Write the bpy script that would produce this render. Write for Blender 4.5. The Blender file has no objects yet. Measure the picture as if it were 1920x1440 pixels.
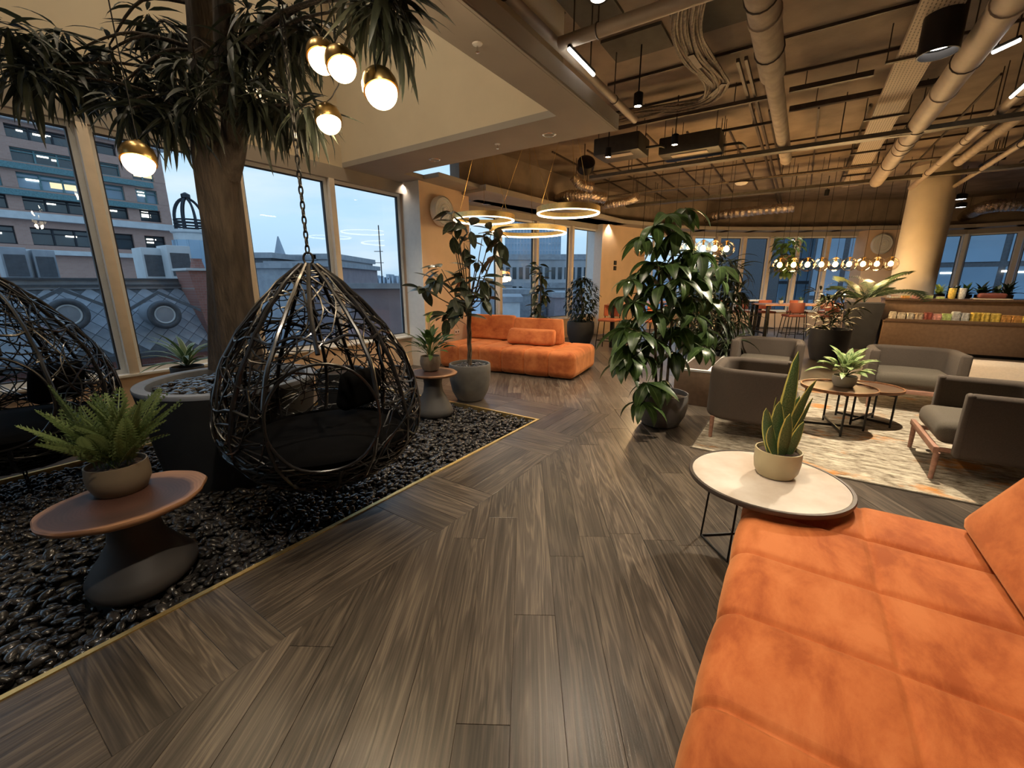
import bpy, bmesh, math, random
import numpy as np
from mathutils import Vector, Matrix, Euler

rnd = random.Random(7)
S = bpy.context.scene
C = S.collection
PI = math.pi

# ------------------------------------------------------------------ camera
FPX, HOR, CH = 785.0, 190.0, 1.5
TH = math.atan(HOR / FPX)
cam_d = bpy.data.cameras.new('camera')
cam_d.sensor_width = 36.0
cam_d.lens = FPX / 1920 * 36
cam_d.clip_start, cam_d.clip_end = 0.03, 2000
cam = bpy.data.objects.new('camera', cam_d)
C.objects.link(cam)
cam.location = (0, 0, CH)
cam.rotation_euler = (PI / 2 - TH, 0, 0)
S.camera = cam

# ------------------------------------------------------------------ view
S.view_settings.view_transform = 'Standard'
S.view_settings.look = 'None'
S.view_settings.exposure = 0.12
S.view_settings.gamma = 1.0
S.view_settings.use_curve_mapping = False

# ------------------------------------------------------------------ world: dusk sky with thin cloud
world = bpy.data.worlds.new('dusk_sky')
S.world = world
world.use_nodes = True
nt = world.node_tree
for n in list(nt.nodes):
    nt.nodes.remove(n)
wo = nt.nodes.new('ShaderNodeOutputWorld')
bg = nt.nodes.new('ShaderNodeBackground')
tc = nt.nodes.new('ShaderNodeTexCoord')
sep = nt.nodes.new('ShaderNodeSeparateXYZ')
nt.links.new(tc.outputs['Generated'], sep.inputs[0])
cr = nt.nodes.new('ShaderNodeValToRGB')
e = cr.color_ramp.elements
e[0].position, e[0].color = 0.0, (.10, .13, .17, 1)
e[1].position, e[1].color = 1.0, (.16, .34, .62, 1)
for p, c in ((.49, (.24, .30, .37, 1)), (.505, (.40, .60, .80, 1)), (.56, (.50, .73, .93, 1)), (.68, (.38, .62, .88, 1))):
    x = e.new(p); x.color = c
mr = nt.nodes.new('ShaderNodeMapRange')
mr.inputs['From Min'].default_value = -1; mr.inputs['From Max'].default_value = 1
nt.links.new(sep.outputs['Z'], mr.inputs['Value'])
nt.links.new(mr.outputs[0], cr.inputs[0])
mp = nt.nodes.new('ShaderNodeMapping'); mp.inputs['Scale'].default_value = (1.2, 1.2, 6)
nt.links.new(tc.outputs['Generated'], mp.inputs[0])
nz = nt.nodes.new('ShaderNodeTexNoise'); nz.inputs['Scale'].default_value = 2.2; nz.inputs['Detail'].default_value = 5
nt.links.new(mp.outputs[0], nz.inputs['Vector'])
cr2 = nt.nodes.new('ShaderNodeValToRGB')
cr2.color_ramp.elements[0].position = .46; cr2.color_ramp.elements[0].color = (0, 0, 0, 1)
cr2.color_ramp.elements[1].position = .72; cr2.color_ramp.elements[1].color = (.8, .8, .8, 1)
nt.links.new(nz.outputs['Fac'], cr2.inputs[0])
mx = nt.nodes.new('ShaderNodeMixRGB'); mx.inputs[2].default_value = (.72, .83, .92, 1)
nt.links.new(cr2.outputs[0], mx.inputs[0]); nt.links.new(cr.outputs[0], mx.inputs[1])
nt.links.new(mx.outputs[0], bg.inputs[0])
bg.inputs[1].default_value = 1.12
nt.links.new(bg.outputs[0], wo.inputs[0])

# ------------------------------------------------------------------ room grid: u runs along the left windows, v towards them
GA = math.atan(.671)
UX, UY = math.sin(GA), math.cos(GA)
VX, VY = -UY, UX
OX, OY = .29, 4.49
RU = PI / 2 - GA            # z-rotation that turns local x into u (local y into v)
def W(u, v, z=0.0):
    return Vector((OX + u * UX + v * VX, OY + u * UY + v * VY, z))
def UV(x, y):
    dx, dy = x - OX, y - OY
    return dx * UX + dy * UY, dx * VX + dy * VY
def ray(px, py):
    x, y = (px - 960) / FPX, (720 - py) / FPX
    return Vector((x, math.cos(TH) + y * math.sin(TH), -math.sin(TH) + y * math.cos(TH)))
def at_y(px, py, Y):
    d = ray(px, py); t = Y / d.y
    return Vector((d.x * t, Y, CH + d.z * t))
def at_z(px, py, z=0.0):
    d = ray(px, py); t = (z - CH) / d.z
    return Vector((d.x * t, d.y * t, z))
def at_v(px, py, v):
    d = ray(px, py); v0 = UV(0, 0)[1]
    t = (v - v0) / (d.x * VX + d.y * VY)
    return Vector((d.x * t, d.y * t, CH + d.z * t))
def proj(p):
    z = p[2] - CH
    f = p[1] * math.cos(TH) - z * math.sin(TH)
    up = p[1] * math.sin(TH) + z * math.cos(TH)
    return (960 + FPX * p[0] / f, 720 - FPX * up / f, f)

# ------------------------------------------------------------------ materials
MATS = {}
def nodes(name):
    m = bpy.data.materials.new(name); m.use_nodes = True
    t = m.node_tree
    for n in list(t.nodes):
        t.nodes.remove(n)
    o = t.nodes.new('ShaderNodeOutputMaterial')
    b = t.nodes.new('ShaderNodeBsdfPrincipled')
    t.links.new(b.outputs[0], o.inputs[0])
    MATS[name] = m
    return m, t, b, o
def mat(name, col, rough=.5, metal=0, var=.12, scale=12, bump=0, bscale=None, rand=0, spec=.5, stretch=None, sheen=0, coat=0, col2=None, emit=None, estr=0, detail=4):
    m, t, b, o = nodes(name)
    tc = t.nodes.new('ShaderNodeTexCoord'); src = tc.outputs['Object']
    if stretch:
        mp = t.nodes.new('ShaderNodeMapping'); mp.inputs['Scale'].default_value = stretch
        t.links.new(src, mp.inputs[0]); src = mp.outputs[0]
    nz = t.nodes.new('ShaderNodeTexNoise'); nz.inputs['Scale'].default_value = scale; nz.inputs['Detail'].default_value = detail
    t.links.new(src, nz.inputs['Vector'])
    r = t.nodes.new('ShaderNodeValToRGB')
    a = [max(0, c * (1 - var)) for c in col[:3]]
    c2 = col2 or [min(1, c * (1 + var)) for c in col[:3]]
    r.color_ramp.elements[0].position = .33; r.color_ramp.elements[0].color = (*a, 1)
    r.color_ramp.elements[1].position = .68; r.color_ramp.elements[1].color = (*c2[:3], 1)
    t.links.new(nz.outputs['Fac'], r.inputs[0])
    out = r.outputs[0]
    if rand:
        oi = t.nodes.new('ShaderNodeObjectInfo')
        hs = t.nodes.new('ShaderNodeHueSaturation')
        q = t.nodes.new('ShaderNodeMapRange')
        q.inputs['To Min'].default_value = 1 - rand; q.inputs['To Max'].default_value = 1 + rand
        t.links.new(oi.outputs['Random'], q.inputs['Value'])
        t.links.new(q.outputs[0], hs.inputs['Value']); t.links.new(out, hs.inputs['Color']); out = hs.outputs[0]
    t.links.new(out, b.inputs['Base Color'])
    b.inputs['Roughness'].default_value = rough
    b.inputs['Metallic'].default_value = metal
    b.inputs['Specular IOR Level'].default_value = spec
    if sheen:
        b.inputs['Sheen Weight'].default_value = sheen; b.inputs['Sheen Roughness'].default_value = .4
        b.inputs['Sheen Tint'].default_value = (*[min(1, c * 1.6 + .1) for c in col[:3]], 1)
    if coat:
        b.inputs['Coat Weight'].default_value = coat; b.inputs['Coat Roughness'].default_value = .12
    if bump:
        n2 = t.nodes.new('ShaderNodeTexNoise'); n2.inputs['Scale'].default_value = bscale or scale * 3; n2.inputs['Detail'].default_value = 4
        t.links.new(src, n2.inputs['Vector'])
        bp = t.nodes.new('ShaderNodeBump'); bp.inputs['Strength'].default_value = bump; bp.inputs['Distance'].default_value = .02
        t.links.new(n2.outputs['Fac'], bp.inputs['Height']); t.links.new(bp.outputs[0], b.inputs['Normal'])
    if emit:
        b.inputs['Emission Color'].default_value = (*emit, 1); b.inputs['Emission Strength'].default_value = estr
    return m
def lamp_mat(name, col, s):
    m, t, b, o = nodes(name)
    t.nodes.remove(b)
    e = t.nodes.new('ShaderNodeEmission'); e.inputs[0].default_value = (*col, 1); e.inputs[1].default_value = s
    t.links.new(e.outputs[0], o.inputs[0])
    return m
def glass_mat(name, tint=(1, 1, 1), ior=1.5, rough=0.0, boost=1.0):
    m, t, b, o = nodes(name)
    t.nodes.remove(b)
    tr = t.nodes.new('ShaderNodeBsdfTransparent'); tr.inputs[0].default_value = (*tint, 1)
    gl = t.nodes.new('ShaderNodeBsdfGlossy'); gl.inputs['Roughness'].default_value = rough
    fr = t.nodes.new('ShaderNodeFresnel'); fr.inputs['IOR'].default_value = ior
    k = t.nodes.new('ShaderNodeMath'); k.operation = 'MULTIPLY'; k.inputs[1].default_value = boost; k.use_clamp = True
    t.links.new(fr.outputs[0], k.inputs[0])
    mx = t.nodes.new('ShaderNodeMixShader')
    t.links.new(k.outputs[0], mx.inputs[0]); t.links.new(tr.outputs[0], mx.inputs[1]); t.links.new(gl.outputs[0], mx.inputs[2])
    t.links.new(mx.outputs[0], o.inputs[0])
    return m
def leaf_mat(name, col, col2, rough=.42, rand=.25, midrib=None, edge=None, stripes=False, trans=.25):
    """leaf colouring from the leaf's own uv: u along, v across (0..1)"""
    m, t, b, o = nodes(name)
    uv = t.nodes.new('ShaderNodeUVMap')
    sp = t.nodes.new('ShaderNodeSeparateXYZ'); t.links.new(uv.outputs[0], sp.inputs[0])
    nz = t.nodes.new('ShaderNodeTexNoise'); nz.inputs['Scale'].default_value = 5
    mp = t.nodes.new('ShaderNodeMapping'); mp.inputs['Scale'].default_value = (6, 2, 1) if stripes else (1, 1, 1)
    t.links.new(uv.outputs[0], mp.inputs[0]); t.links.new(mp.outputs[0], nz.inputs['Vector'])
    r = t.nodes.new('ShaderNodeValToRGB')
    r.color_ramp.elements[0].position = .4; r.color_ramp.elements[0].color = (*col, 1)
    r.color_ramp.elements[1].position = .62; r.color_ramp.elements[1].color = (*col2, 1)
    t.links.new(nz.outputs['Fac'], r.inputs[0])
    out = r.outputs[0]
    # distance from the midrib
    s1 = t.nodes.new('ShaderNodeMath'); s1.operation = 'SUBTRACT'; s1.inputs[1].default_value = .5; t.links.new(sp.outputs['Y'], s1.inputs[0])
    s2 = t.nodes.new('ShaderNodeMath'); s2.operation = 'ABSOLUTE'; t.links.new(s1.outputs[0], s2.inputs[0])
    def band(lo, hi, c, out):
        r2 = t.nodes.new('ShaderNodeMapRange'); r2.inputs['From Min'].default_value = lo; r2.inputs['From Max'].default_value = hi
        t.links.new(s2.outputs[0], r2.inputs['Value'])
        mx = t.nodes.new('ShaderNodeMixRGB'); mx.inputs[2].default_value = (*c, 1)
        t.links.new(r2.outputs[0], mx.inputs[0]); t.links.new(out, mx.inputs[1])
        return mx.outputs[0]
    if midrib: out = band(.05, .02, midrib, out)
    if edge: out = band(.39, .43, edge, out)
    oi = t.nodes.new('ShaderNodeObjectInfo'); hs = t.nodes.new('ShaderNodeHueSaturation')
    q = t.nodes.new('ShaderNodeMapRange'); q.inputs['To Min'].default_value = 1 - rand; q.inputs['To Max'].default_value = 1 + rand
    t.links.new(oi.outputs['Random'], q.inputs['Value']); t.links.new(q.outputs[0], hs.inputs['Value']); t.links.new(out, hs.inputs['Color'])
    t.links.new(hs.outputs[0], b.inputs['Base Color'])
    b.inputs['Roughness'].default_value = rough
    if trans:
        tl = t.nodes.new('ShaderNodeBsdfTranslucent'); t.links.new(hs.outputs[0], tl.inputs[0])
        mx = t.nodes.new('ShaderNodeMixShader'); mx.inputs[0].default_value = trans
        t.links.new(b.outputs[0], mx.inputs[1]); t.links.new(tl.outputs[0], mx.inputs[2]); t.links.new(mx.outputs[0], o.inputs[0])
    return m
def wood_mat(name, cols, rough=.4, rand=.2, along=1.2, across=14, bump=.12, bw=.5):
    """long-grained wood; grain runs along the object's local x"""
    m, t, b, o = nodes(name)
    tc = t.nodes.new('ShaderNodeTexCoord'); oi = t.nodes.new('ShaderNodeObjectInfo')
    k = t.nodes.new('ShaderNodeMath'); k.operation = 'MULTIPLY'; k.inputs[1].default_value = 57; t.links.new(oi.outputs['Random'], k.inputs[0])
    ad = t.nodes.new('ShaderNodeVectorMath'); t.links.new(tc.outputs['Object'], ad.inputs[0]); t.links.new(k.outputs[0], ad.inputs[1])
    mp = t.nodes.new('ShaderNodeMapping'); mp.inputs['Scale'].default_value = (along, across, across); t.links.new(ad.outputs[0], mp.inputs[0])
    n1 = t.nodes.new('ShaderNodeTexNoise'); n1.inputs['Scale'].default_value = 1.0; n1.inputs['Detail'].default_value = 3; n1.inputs['Distortion'].default_value = 1.2
    t.links.new(mp.outputs[0], n1.inputs['Vector'])
    mp2 = t.nodes.new('ShaderNodeMapping'); mp2.inputs['Scale'].default_value = (along * 3, across * 14, across * 14); t.links.new(ad.outputs[0], mp2.inputs[0])
    n2 = t.nodes.new('ShaderNodeTexNoise'); n2.inputs['Scale'].default_value = 1.0; n2.inputs['Detail'].default_value = 4
    t.links.new(mp2.outputs[0], n2.inputs['Vector'])
    # cathedral rings: sine of the low noise
    sn = t.nodes.new('ShaderNodeMath'); sn.operation = 'MULTIPLY'; sn.inputs[1].default_value = 42; t.links.new(n1.outputs['Fac'], sn.inputs[0])
    si = t.nodes.new('ShaderNodeMath'); si.operation = 'SINE'; t.links.new(sn.outputs[0], si.inputs[0])
    mr = t.nodes.new('ShaderNodeMapRange'); mr.inputs['From Min'].default_value = -1; mr.inputs['From Max'].default_value = 1; mr.inputs['To Min'].default_value = -.5 * bw; mr.inputs['To Max'].default_value = .5 * bw
    t.links.new(si.outputs[0], mr.inputs['Value'])
    a1 = t.nodes.new('ShaderNodeMath'); a1.operation = 'MULTIPLY_ADD'; a1.inputs[1].default_value = .75; t.links.new(n2.outputs['Fac'], a1.inputs[0]); t.links.new(mr.outputs[0], a1.inputs[2])
    a2 = t.nodes.new('ShaderNodeMath'); a2.operation = 'MULTIPLY_ADD'; a2.inputs[1].default_value = .35; t.links.new(n1.outputs['Fac'], a2.inputs[0]); t.links.new(a1.outputs[0], a2.inputs[2])
    r = t.nodes.new('ShaderNodeValToRGB')
    r.color_ramp.elements[0].position = .3; r.color_ramp.elements[0].color = (*cols[0], 1)
    r.color_ramp.elements[1].position = .85; r.color_ramp.elements[1].color = (*cols[-1], 1)
    if len(cols) > 2:
        x = r.color_ramp.elements.new(.58); x.color = (*cols[1], 1)
    t.links.new(a2.outputs[0], r.inputs[0])
    hs = t.nodes.new('ShaderNodeHueSaturation')
    q = t.nodes.new('ShaderNodeMapRange'); q.inputs['To Min'].default_value = 1 - rand; q.inputs['To Max'].default_value = 1 + rand
    t.links.new(oi.outputs['Random'], q.inputs['Value']); t.links.new(q.outputs[0], hs.inputs['Value']); t.links.new(r.outputs[0], hs.inputs['Color'])
    t.links.new(hs.outputs[0], b.inputs['Base Color'])
    b.inputs['Roughness'].default_value = rough
    if bump:
        bp = t.nodes.new('ShaderNodeBump'); bp.inputs['Strength'].default_value = bump; bp.inputs['Distance'].default_value = .004
        t.links.new(a2.outputs[0], bp.inputs['Height']); t.links.new(bp.outputs[0], b.inputs['Normal'])
    return m

# ------------------------------------------------------------------ object helpers
def tag(o, label=None, cat=None, group=None, kind=None):
    if label: o['label'] = label
    if cat: o['category'] = cat
    if group: o['group'] = group
    if kind: o['kind'] = kind
    return o
def thing(name, label, cat, loc=(0, 0, 0), rz=0, group=None, kind=None):
    o = bpy.data.objects.new(name, None); C.objects.link(o)
    o.empty_display_size = .1
    o.location = loc; o.rotation_euler = (0, 0, rz)
    return tag(o, label, cat, group, kind)
def put(name, me, parent=None, loc=(0, 0, 0), rot=(0, 0, 0), scale=None):
    o = bpy.data.objects.new(name, me); C.objects.link(o)
    if parent: o.parent = parent
    o.location = loc; o.rotation_euler = rot
    if scale: o.scale = scale
    return o
def mesh(name, V, F, m, smooth=True, ang=40, uvs=None):
    me = bpy.data.meshes.new(name)
    me.from_pydata([tuple(v) for v in V], [], [tuple(f) for f in F])
    if m: me.materials.append(MATS[m])
    if uvs is not None:
        l = me.uv_layers.new(name='UVMap')
        li = np.empty(len(me.loops), dtype=np.int32); me.loops.foreach_get('vertex_index', li)
        l.data.foreach_set('uv', np.asarray(uvs, dtype=np.float32)[li].ravel())
    if smooth:
        me.polygons.foreach_set('use_smooth', [True] * len(me.polygons))
        me.set_sharp_from_angle(angle=math.radians(ang))
    me.update()
    return me
def copy_tree(o, parent=None):
    c = o.copy(); C.objects.link(c)
    if parent: c.parent = parent
    for ch in list(o.children):
        copy_tree(ch, c)
    return c

class G:
    """collects shapes, then links them as one mesh object"""
    def __init__(s): s.V = []; s.F = []
    def add(s, V, F, M=None):
        k = len(s.V)
        if M is not None: V = [M @ Vector(v) for v in V]
        s.V += [tuple(v) for v in V]; s.F += [tuple(i + k for i in f) for f in F]
        return s
    def box(s, c, d, rz=0, bev=0, M=None):
        x, y, z = [k / 2 for k in d]
        if bev:
            bm = bmesh.new(); bmesh.ops.create_cube(bm, size=1)
            bmesh.ops.scale(bm, vec=d, verts=bm.verts)
            bmesh.ops.bevel(bm, geom=bm.edges[:], offset=bev, segments=2, profile=.6, affect='EDGES')
            bm.verts.index_update()
            V = [v.co.copy() for v in bm.verts]; F = [[v.index for v in f.verts] for f in bm.faces]; bm.free()
        else:
            V = [Vector((a, b, e)) for a in (-x, x) for b in (-y, y) for e in (-z, z)]
            F = [(0, 1, 3, 2), (4, 6, 7, 5), (0, 4, 5, 1), (2, 3, 7, 6), (0, 2, 6, 4), (1, 5, 7, 3)]
        R = Matrix.Translation(c) @ Matrix.Rotation(rz, 4, 'Z')
        if M is not None: R = M @ R
        return s.add(V, F, R)
    def b2(s, lo, hi, bev=0):
        return s.box([(a + b) / 2 for a, b in zip(lo, hi)], [abs(b - a) for a, b in zip(lo, hi)], 0, bev)
    def tube(s, pts, r, seg=8, closed=False, cap=True):
        P = [Vector(p) for p in pts]; n = len(P)
        R = r if isinstance(r, (list, tuple)) else [r] * n
        T = []
        for i in range(n):
            a = P[(i - 1) % n] if closed or i > 0 else P[i]
            b = P[(i + 1) % n] if closed or i < n - 1 else P[i]
            d = (b - a); T.append(d.normalized() if d.length > 1e-9 else Vector((0, 0, 1)))
        up = Vector((0, 0, 1)) if abs(T[0].z) < .9 else Vector((1, 0, 0))
        N = (up - T[0] * up.dot(T[0])).normalized()
        V = []; F = []
        for i in range(n):
            N = (N - T[i] * N.dot(T[i]))
            N = N.normalized() if N.length > 1e-6 else T[i].orthogonal().normalized()
            B = T[i].cross(N)
            for j in range(seg):
                a = 2 * PI * j / seg
                V.append(P[i] + (N * math.cos(a) + B * math.sin(a)) * R[i])
        m = n if closed else n - 1
        for i in range(m):
            for j in range(seg):
                a, b = i * seg + j, i * seg + (j + 1) % seg
                c, d = ((i + 1) % n) * seg + (j + 1) % seg, ((i + 1) % n) * seg + j
                F.append((a, b, c, d))
        if cap and not closed:
            F.append(tuple(range(seg - 1, -1, -1))); F.append(tuple((n - 1) * seg + j for j in range(seg)))
        return s.add(V, F)
    def cyl(s, a, b, r, seg=12, r2=None):
        return s.tube([a, b], [r, r if r2 is None else r2], seg)
    def lathe(s, prof, seg=32, c=(0, 0, 0), wob=None, cap0=True, cap1=True):
        V = []; F = []; n = len(prof)
        for i, (r, z) in enumerate(prof):
            r = max(r, .0012)
            for j in range(seg):
                a = 2 * PI * j / seg
                k = wob(a, z) if wob else 1
                V.append((c[0] + r * k * math.cos(a), c[1] + r * k * math.sin(a), c[2] + z))
        for i in range(n - 1):
            for j in range(seg):
                F.append((i * seg + j, i * seg + (j + 1) % seg, (i + 1) * seg + (j + 1) % seg, (i + 1) * seg + j))
        if cap0: F.append(tuple(range(seg - 1, -1, -1)))
        if cap1: F.append(tuple((n - 1) * seg + j for j in range(seg)))
        return s.add(V, F)
    def rbox(s, c, d, r, n=(8, 8, 6), disp=None, M=None, ex=(), ey=()):
        """rounded cushion box; disp(p, normal) -> offset along the normal"""
        V = []; F = []; idx = {}
        h = [k / 2 for k in d]; inn = [max(1e-4, k - r) for k in h]
        def grid(k, nn, hh):
            # denser near the rounded edges
            out = []
            for i in range(nn + 1):
                out.append(-hh + 2 * hh * i / nn)
            e = hh - r
            ext = [-hh, -hh + r * .3, -hh + r * .65, -e] if e > 1e-3 else [-hh]
            return sorted(set([round(x, 5) for x in out if abs(x) < e] + [round(x, 5) for x in ext] + [round(-x, 5) for x in ext]))
        gx, gy, gz = (grid(k, n[k], h[k]) for k in range(3))
        gx = sorted(set(gx + [round(x + k * .006, 5) for x in ex for k in range(-4, 5)])); gy = sorted(set(gy + [round(y + k * .006, 5) for y in ey for k in range(-4, 5)]))
        def vert(p):
            key = tuple(round(x, 5) for x in p)
            if key not in idx:
                q = Vector([max(-inn[k], min(inn[k], p[k])) for k in range(3)])
                dv = Vector(p) - q
                nn_ = dv.normalized() if dv.length > 1e-9 else Vector((0, 0, 1))
                pos = q + nn_ * r
                if disp: pos = pos + nn_ * disp(pos, nn_)
                idx[key] = len(V); V.append(pos + Vector(c))
            return idx[key]
        def face(ga, gb, f, flip):
            for i in range(len(ga) - 1):
                for j in range(len(gb) - 1):
                    q = [vert(f(ga[i], gb[j])), vert(f(ga[i + 1], gb[j])), vert(f(ga[i + 1], gb[j + 1])), vert(f(ga[i], gb[j + 1]))]
                    F.append(q[::-1] if flip else q)
        face(gx, gy, lambda a, b: (a, b, h[2]), False); face(gx, gy, lambda a, b: (a, b, -h[2]), True)
        face(gx, gz, lambda a, b: (a, -h[1], b), False); face(gx, gz, lambda a, b: (a, h[1], b), True)
        face(gy, gz, lambda a, b: (h[0], a, b), False); face(gy, gz, lambda a, b: (-h[0], a, b), True)
        return s.add(V, F, M)
    def sweep(s, path, sec):
        """sweep a closed section (offset to the left, z) along a horizontal open path"""
        P = [Vector((p[0], p[1])) for p in path]; n = len(P); k = len(sec); V = []; F = []
        for i in range(n):
            a = P[max(0, i - 1)]; b = P[min(n - 1, i + 1)]
            t = (b - a).normalized(); nv = Vector((-t.y, t.x))
            for o, z in sec:
                V.append((P[i].x + nv.x * o, P[i].y + nv.y * o, z))
        for i in range(n - 1):
            for j in range(k):
                F.append((i * k + j, (i + 1) * k + j, (i + 1) * k + (j + 1) % k, i * k + (j + 1) % k))
        F.append(tuple(range(k))); F.append(tuple((n - 1) * k + j for j in range(k - 1, -1, -1)))
        return s.add(V, F)
    def obj(s, name, m, parent=None, smooth=True, ang=40, loc=(0, 0, 0), rot=(0, 0, 0)):
        return put(name, mesh(name, s.V, s.F, m, smooth, ang), parent, loc, rot)
def rrect(w, h, r, n=4, c=(0, 0)):
    """rounded rectangle section, counter-clockwise"""
    out = []
    for sx, sy, a0 in ((1, 1, 0), (-1, 1, 90), (-1, -1, 180), (1, -1, 270)):
        for i in range(n + 1):
            a = math.radians(a0 + 90 * i / n)
            out.append((c[0] + sx * (w / 2 - r) + r * math.cos(a), c[1] + sy * (h / 2 - r) + r * math.sin(a)))
    return out
def smooth_path(pts, n=6):
    """Catmull-Rom through points"""
    P = [Vector(p) for p in pts]; out = []
    for i in range(len(P) - 1):
        p0, p1, p2, p3 = P[max(0, i - 1)], P[i], P[i + 1], P[min(len(P) - 1, i + 2)]
        for k in range(n):
            t = k / n
            out.append(.5 * ((2 * p1) + (p2 - p0) * t + (2 * p0 - 5 * p1 + 4 * p2 - p3) * t * t + (3 * p1 - p0 - 3 * p2 + p3) * t ** 3))
    out.append(P[-1]); return out
def spot(name, loc, target, watt, ang=70, blend=.5, col=(1, .83, .62), r=.05, parent=None):
    d = bpy.data.lights.new(name, 'SPOT'); d.energy = watt; d.color = col; d.spot_size = math.radians(ang); d.spot_blend = blend; d.shadow_soft_size = r
    o = bpy.data.objects.new(name, d); C.objects.link(o)
    o.location = loc
    o.rotation_euler = (Vector(target) - Vector(loc)).to_track_quat('-Z', 'Y').to_euler()
    return o
def point(name, loc, watt, col=(1, .75, .48), r=.05):
    d = bpy.data.lights.new(name, 'POINT'); d.energy = watt; d.color = col; d.shadow_soft_size = r
    o = bpy.data.objects.new(name, d); C.objects.link(o); o.location = loc
    return o
# ================================================================== materials
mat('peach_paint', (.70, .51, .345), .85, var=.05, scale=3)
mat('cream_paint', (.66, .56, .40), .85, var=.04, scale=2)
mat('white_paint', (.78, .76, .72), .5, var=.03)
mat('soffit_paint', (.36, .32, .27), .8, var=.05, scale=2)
mat('concrete', (.25, .195, .15), .9, var=.22, scale=2.2, bump=.2, bscale=30)
mat('frame_white', (.74, .75, .75), .4, var=.03)
mat('frame_peach', (.72, .62, .50), .5, var=.04)
mat('gasket', (.03, .03, .035), .6)
mat('brass', (.90, .66, .28), .42, 1, var=.08, scale=40)
mat('brass_dark', (.50, .34, .13), .3, 1, var=.15, scale=20)
mat('black_metal', (.022, .021, .02), .45, .6, var=.2)
mat('chrome', (.75, .75, .75), .15, 1, var=.05)
mat('rubber_black', (.015, .015, .015), .7)
mat('dark_base', (.035, .033, .03), .95)
glass_mat('window_glass', (.93, .96, .97), 1.5, 0, 1.0)
wood_mat('floor_oak', [(.033, .026, .020), (.070, .055, .042), (.150, .118, .086)], .31, .36, .7, 10, .16, .26)
m_far, t_far, b_far, o_far = nodes('floor_far')
tcx = t_far.nodes.new('ShaderNodeTexCoord'); mpx = t_far.nodes.new('ShaderNodeMapping'); mpx.inputs['Rotation'].default_value = (0, 0, PI / 2 + .03)
t_far.links.new(tcx.outputs['Object'], mpx.inputs[0])
bkx = t_far.nodes.new('ShaderNodeTexBrick'); bkx.inputs['Scale'].default_value = 1; bkx.inputs['Brick Width'].default_value = 1.7; bkx.inputs['Row Height'].default_value = .19
bkx.inputs['Mortar Size'].default_value = .002; bkx.inputs['Color1'].default_value = (.055, .042, .031, 1); bkx.inputs['Color2'].default_value = (.09, .068, .048, 1); bkx.inputs['Mortar'].default_value = (.02, .015, .01, 1)
t_far.links.new(mpx.outputs[0], bkx.inputs['Vector'])
t_far.links.new(bkx.outputs['Color'], b_far.inputs['Base Color']); b_far.inputs['Roughness'].default_value = .34

# ================================================================== room outline
def isect(px, p0, p1):
    d = ray(px, 530); a = Vector((p0[0], p0[1])); b = Vector((p1[0], p1[1])); e_ = b - a
    t = (a.x * e_.y - a.y * e_.x) / (d.x * e_.y - d.y * e_.x)
    return Vector((d.x * t, d.y * t))
Z_SILL, Z_HEAD, Z_SOF, Z_SLAB = .52, 2.97, 3.15, 4.05
W2A, W2B = Vector((-1.2, 9.3)), Vector((2.72, 12.87))
W2px = [isect(p, W2A, W2B) for p in (872, 938, 1006, 1071, 1130)]
W3pts = [at_y(p, 530, y).xy for p, y in ((1219, 14.0), (1291, 14.35), (1338, 14.5), (1386, 14.55), (1435, 14.55), (1486, 14.5), (1540, 14.4), (1601, 14.25))]
W4pts = [Vector(p) for p in ((13.2, 14.1), (14.15, 13.75), (14.95, 12.95), (15.6, 11.95), (16.1, 10.8))]
PIER1 = [W(1.5, 3.22).xy, W(2.82, 3.24).xy]
PIER2 = [Vector((2.55, 12.45)), Vector((4.15, 13.65))]
outline = [W(-9, 3.6).xy, W(1.5, 3.6).xy] + PIER1 + [W2px[0], W2px[-1]] + PIER2 + W3pts + [Vector((11.2, 13.9)), Vector((13.1, 13.75))] + W4pts + [Vector((17.5, 7)), Vector((17.5, -7)), Vector((-7.7, -7))]

def poly_slab(name, pts, z, m, thick=0):
    bm = bmesh.new()
    f = bm.faces.new([bm.verts.new((p.x, p.y, z)) for p in pts])
    bmesh.ops.triangulate(bm, faces=[f])
    return bm
def bm_obj(name, bm, m, parent=None):
    me = bpy.data.meshes.new(name); bm.to_mesh(me); bm.free(); me.materials.append(MATS[m])
    return put(name, me, parent)
def cut(bm, co, no):
    bmesh.ops.bisect_plane(bm, geom=bm.verts[:] + bm.edges[:] + bm.faces[:], plane_co=co, plane_no=no)
U3, V3 = Vector((UX, UY, 0)), Vector((VX, VY, 0))
BED = (-6.6, 0.0, 0.0, 2.72)      # u0 u1 v0 v1
bm = poly_slab('floor', outline, -.004, None)
for k, n in ((BED[0], U3), (BED[1], U3), (BED[2], V3), (BED[3], V3)):
    cut(bm, W(k, k, 0), n)
for f in list(bm.faces):
    u, v = UV(*f.calc_center_median().xy)
    if BED[0] < u < BED[1] and BED[2] < v < BED[3]: bm.faces.remove(f)
floor = tag(bm_obj('floor', bm, 'floor_far'), kind='structure')
g = G(); g.box((0, 0, 0), (BED[1] - BED[0] - .002, BED[3] - BED[2] - .002, .02))
g.obj('gravel_tray', 'dark_base', floor, loc=W((BED[0] + BED[1]) / 2, (BED[2] + BED[3]) / 2, -.085), rot=(0, 0, RU))

# ---- brass edging of the pebble bed
tn = 0
for a, b, c, d in ((BED[0], BED[1] + .014, -.0135, .014), (BED[0], BED[1] + .014, BED[3] - .014, BED[3] + .014), (BED[1] - .014, BED[1] + .014, .014, BED[3] - .014)):
    tn += 1
    g = G(); g.b2((a, c, -.075), (b, d, .006))
    tag(g.obj('trim_%d' % tn, 'brass', loc=W(0, 0), rot=(0, 0, RU), smooth=False), kind='structure')

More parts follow.
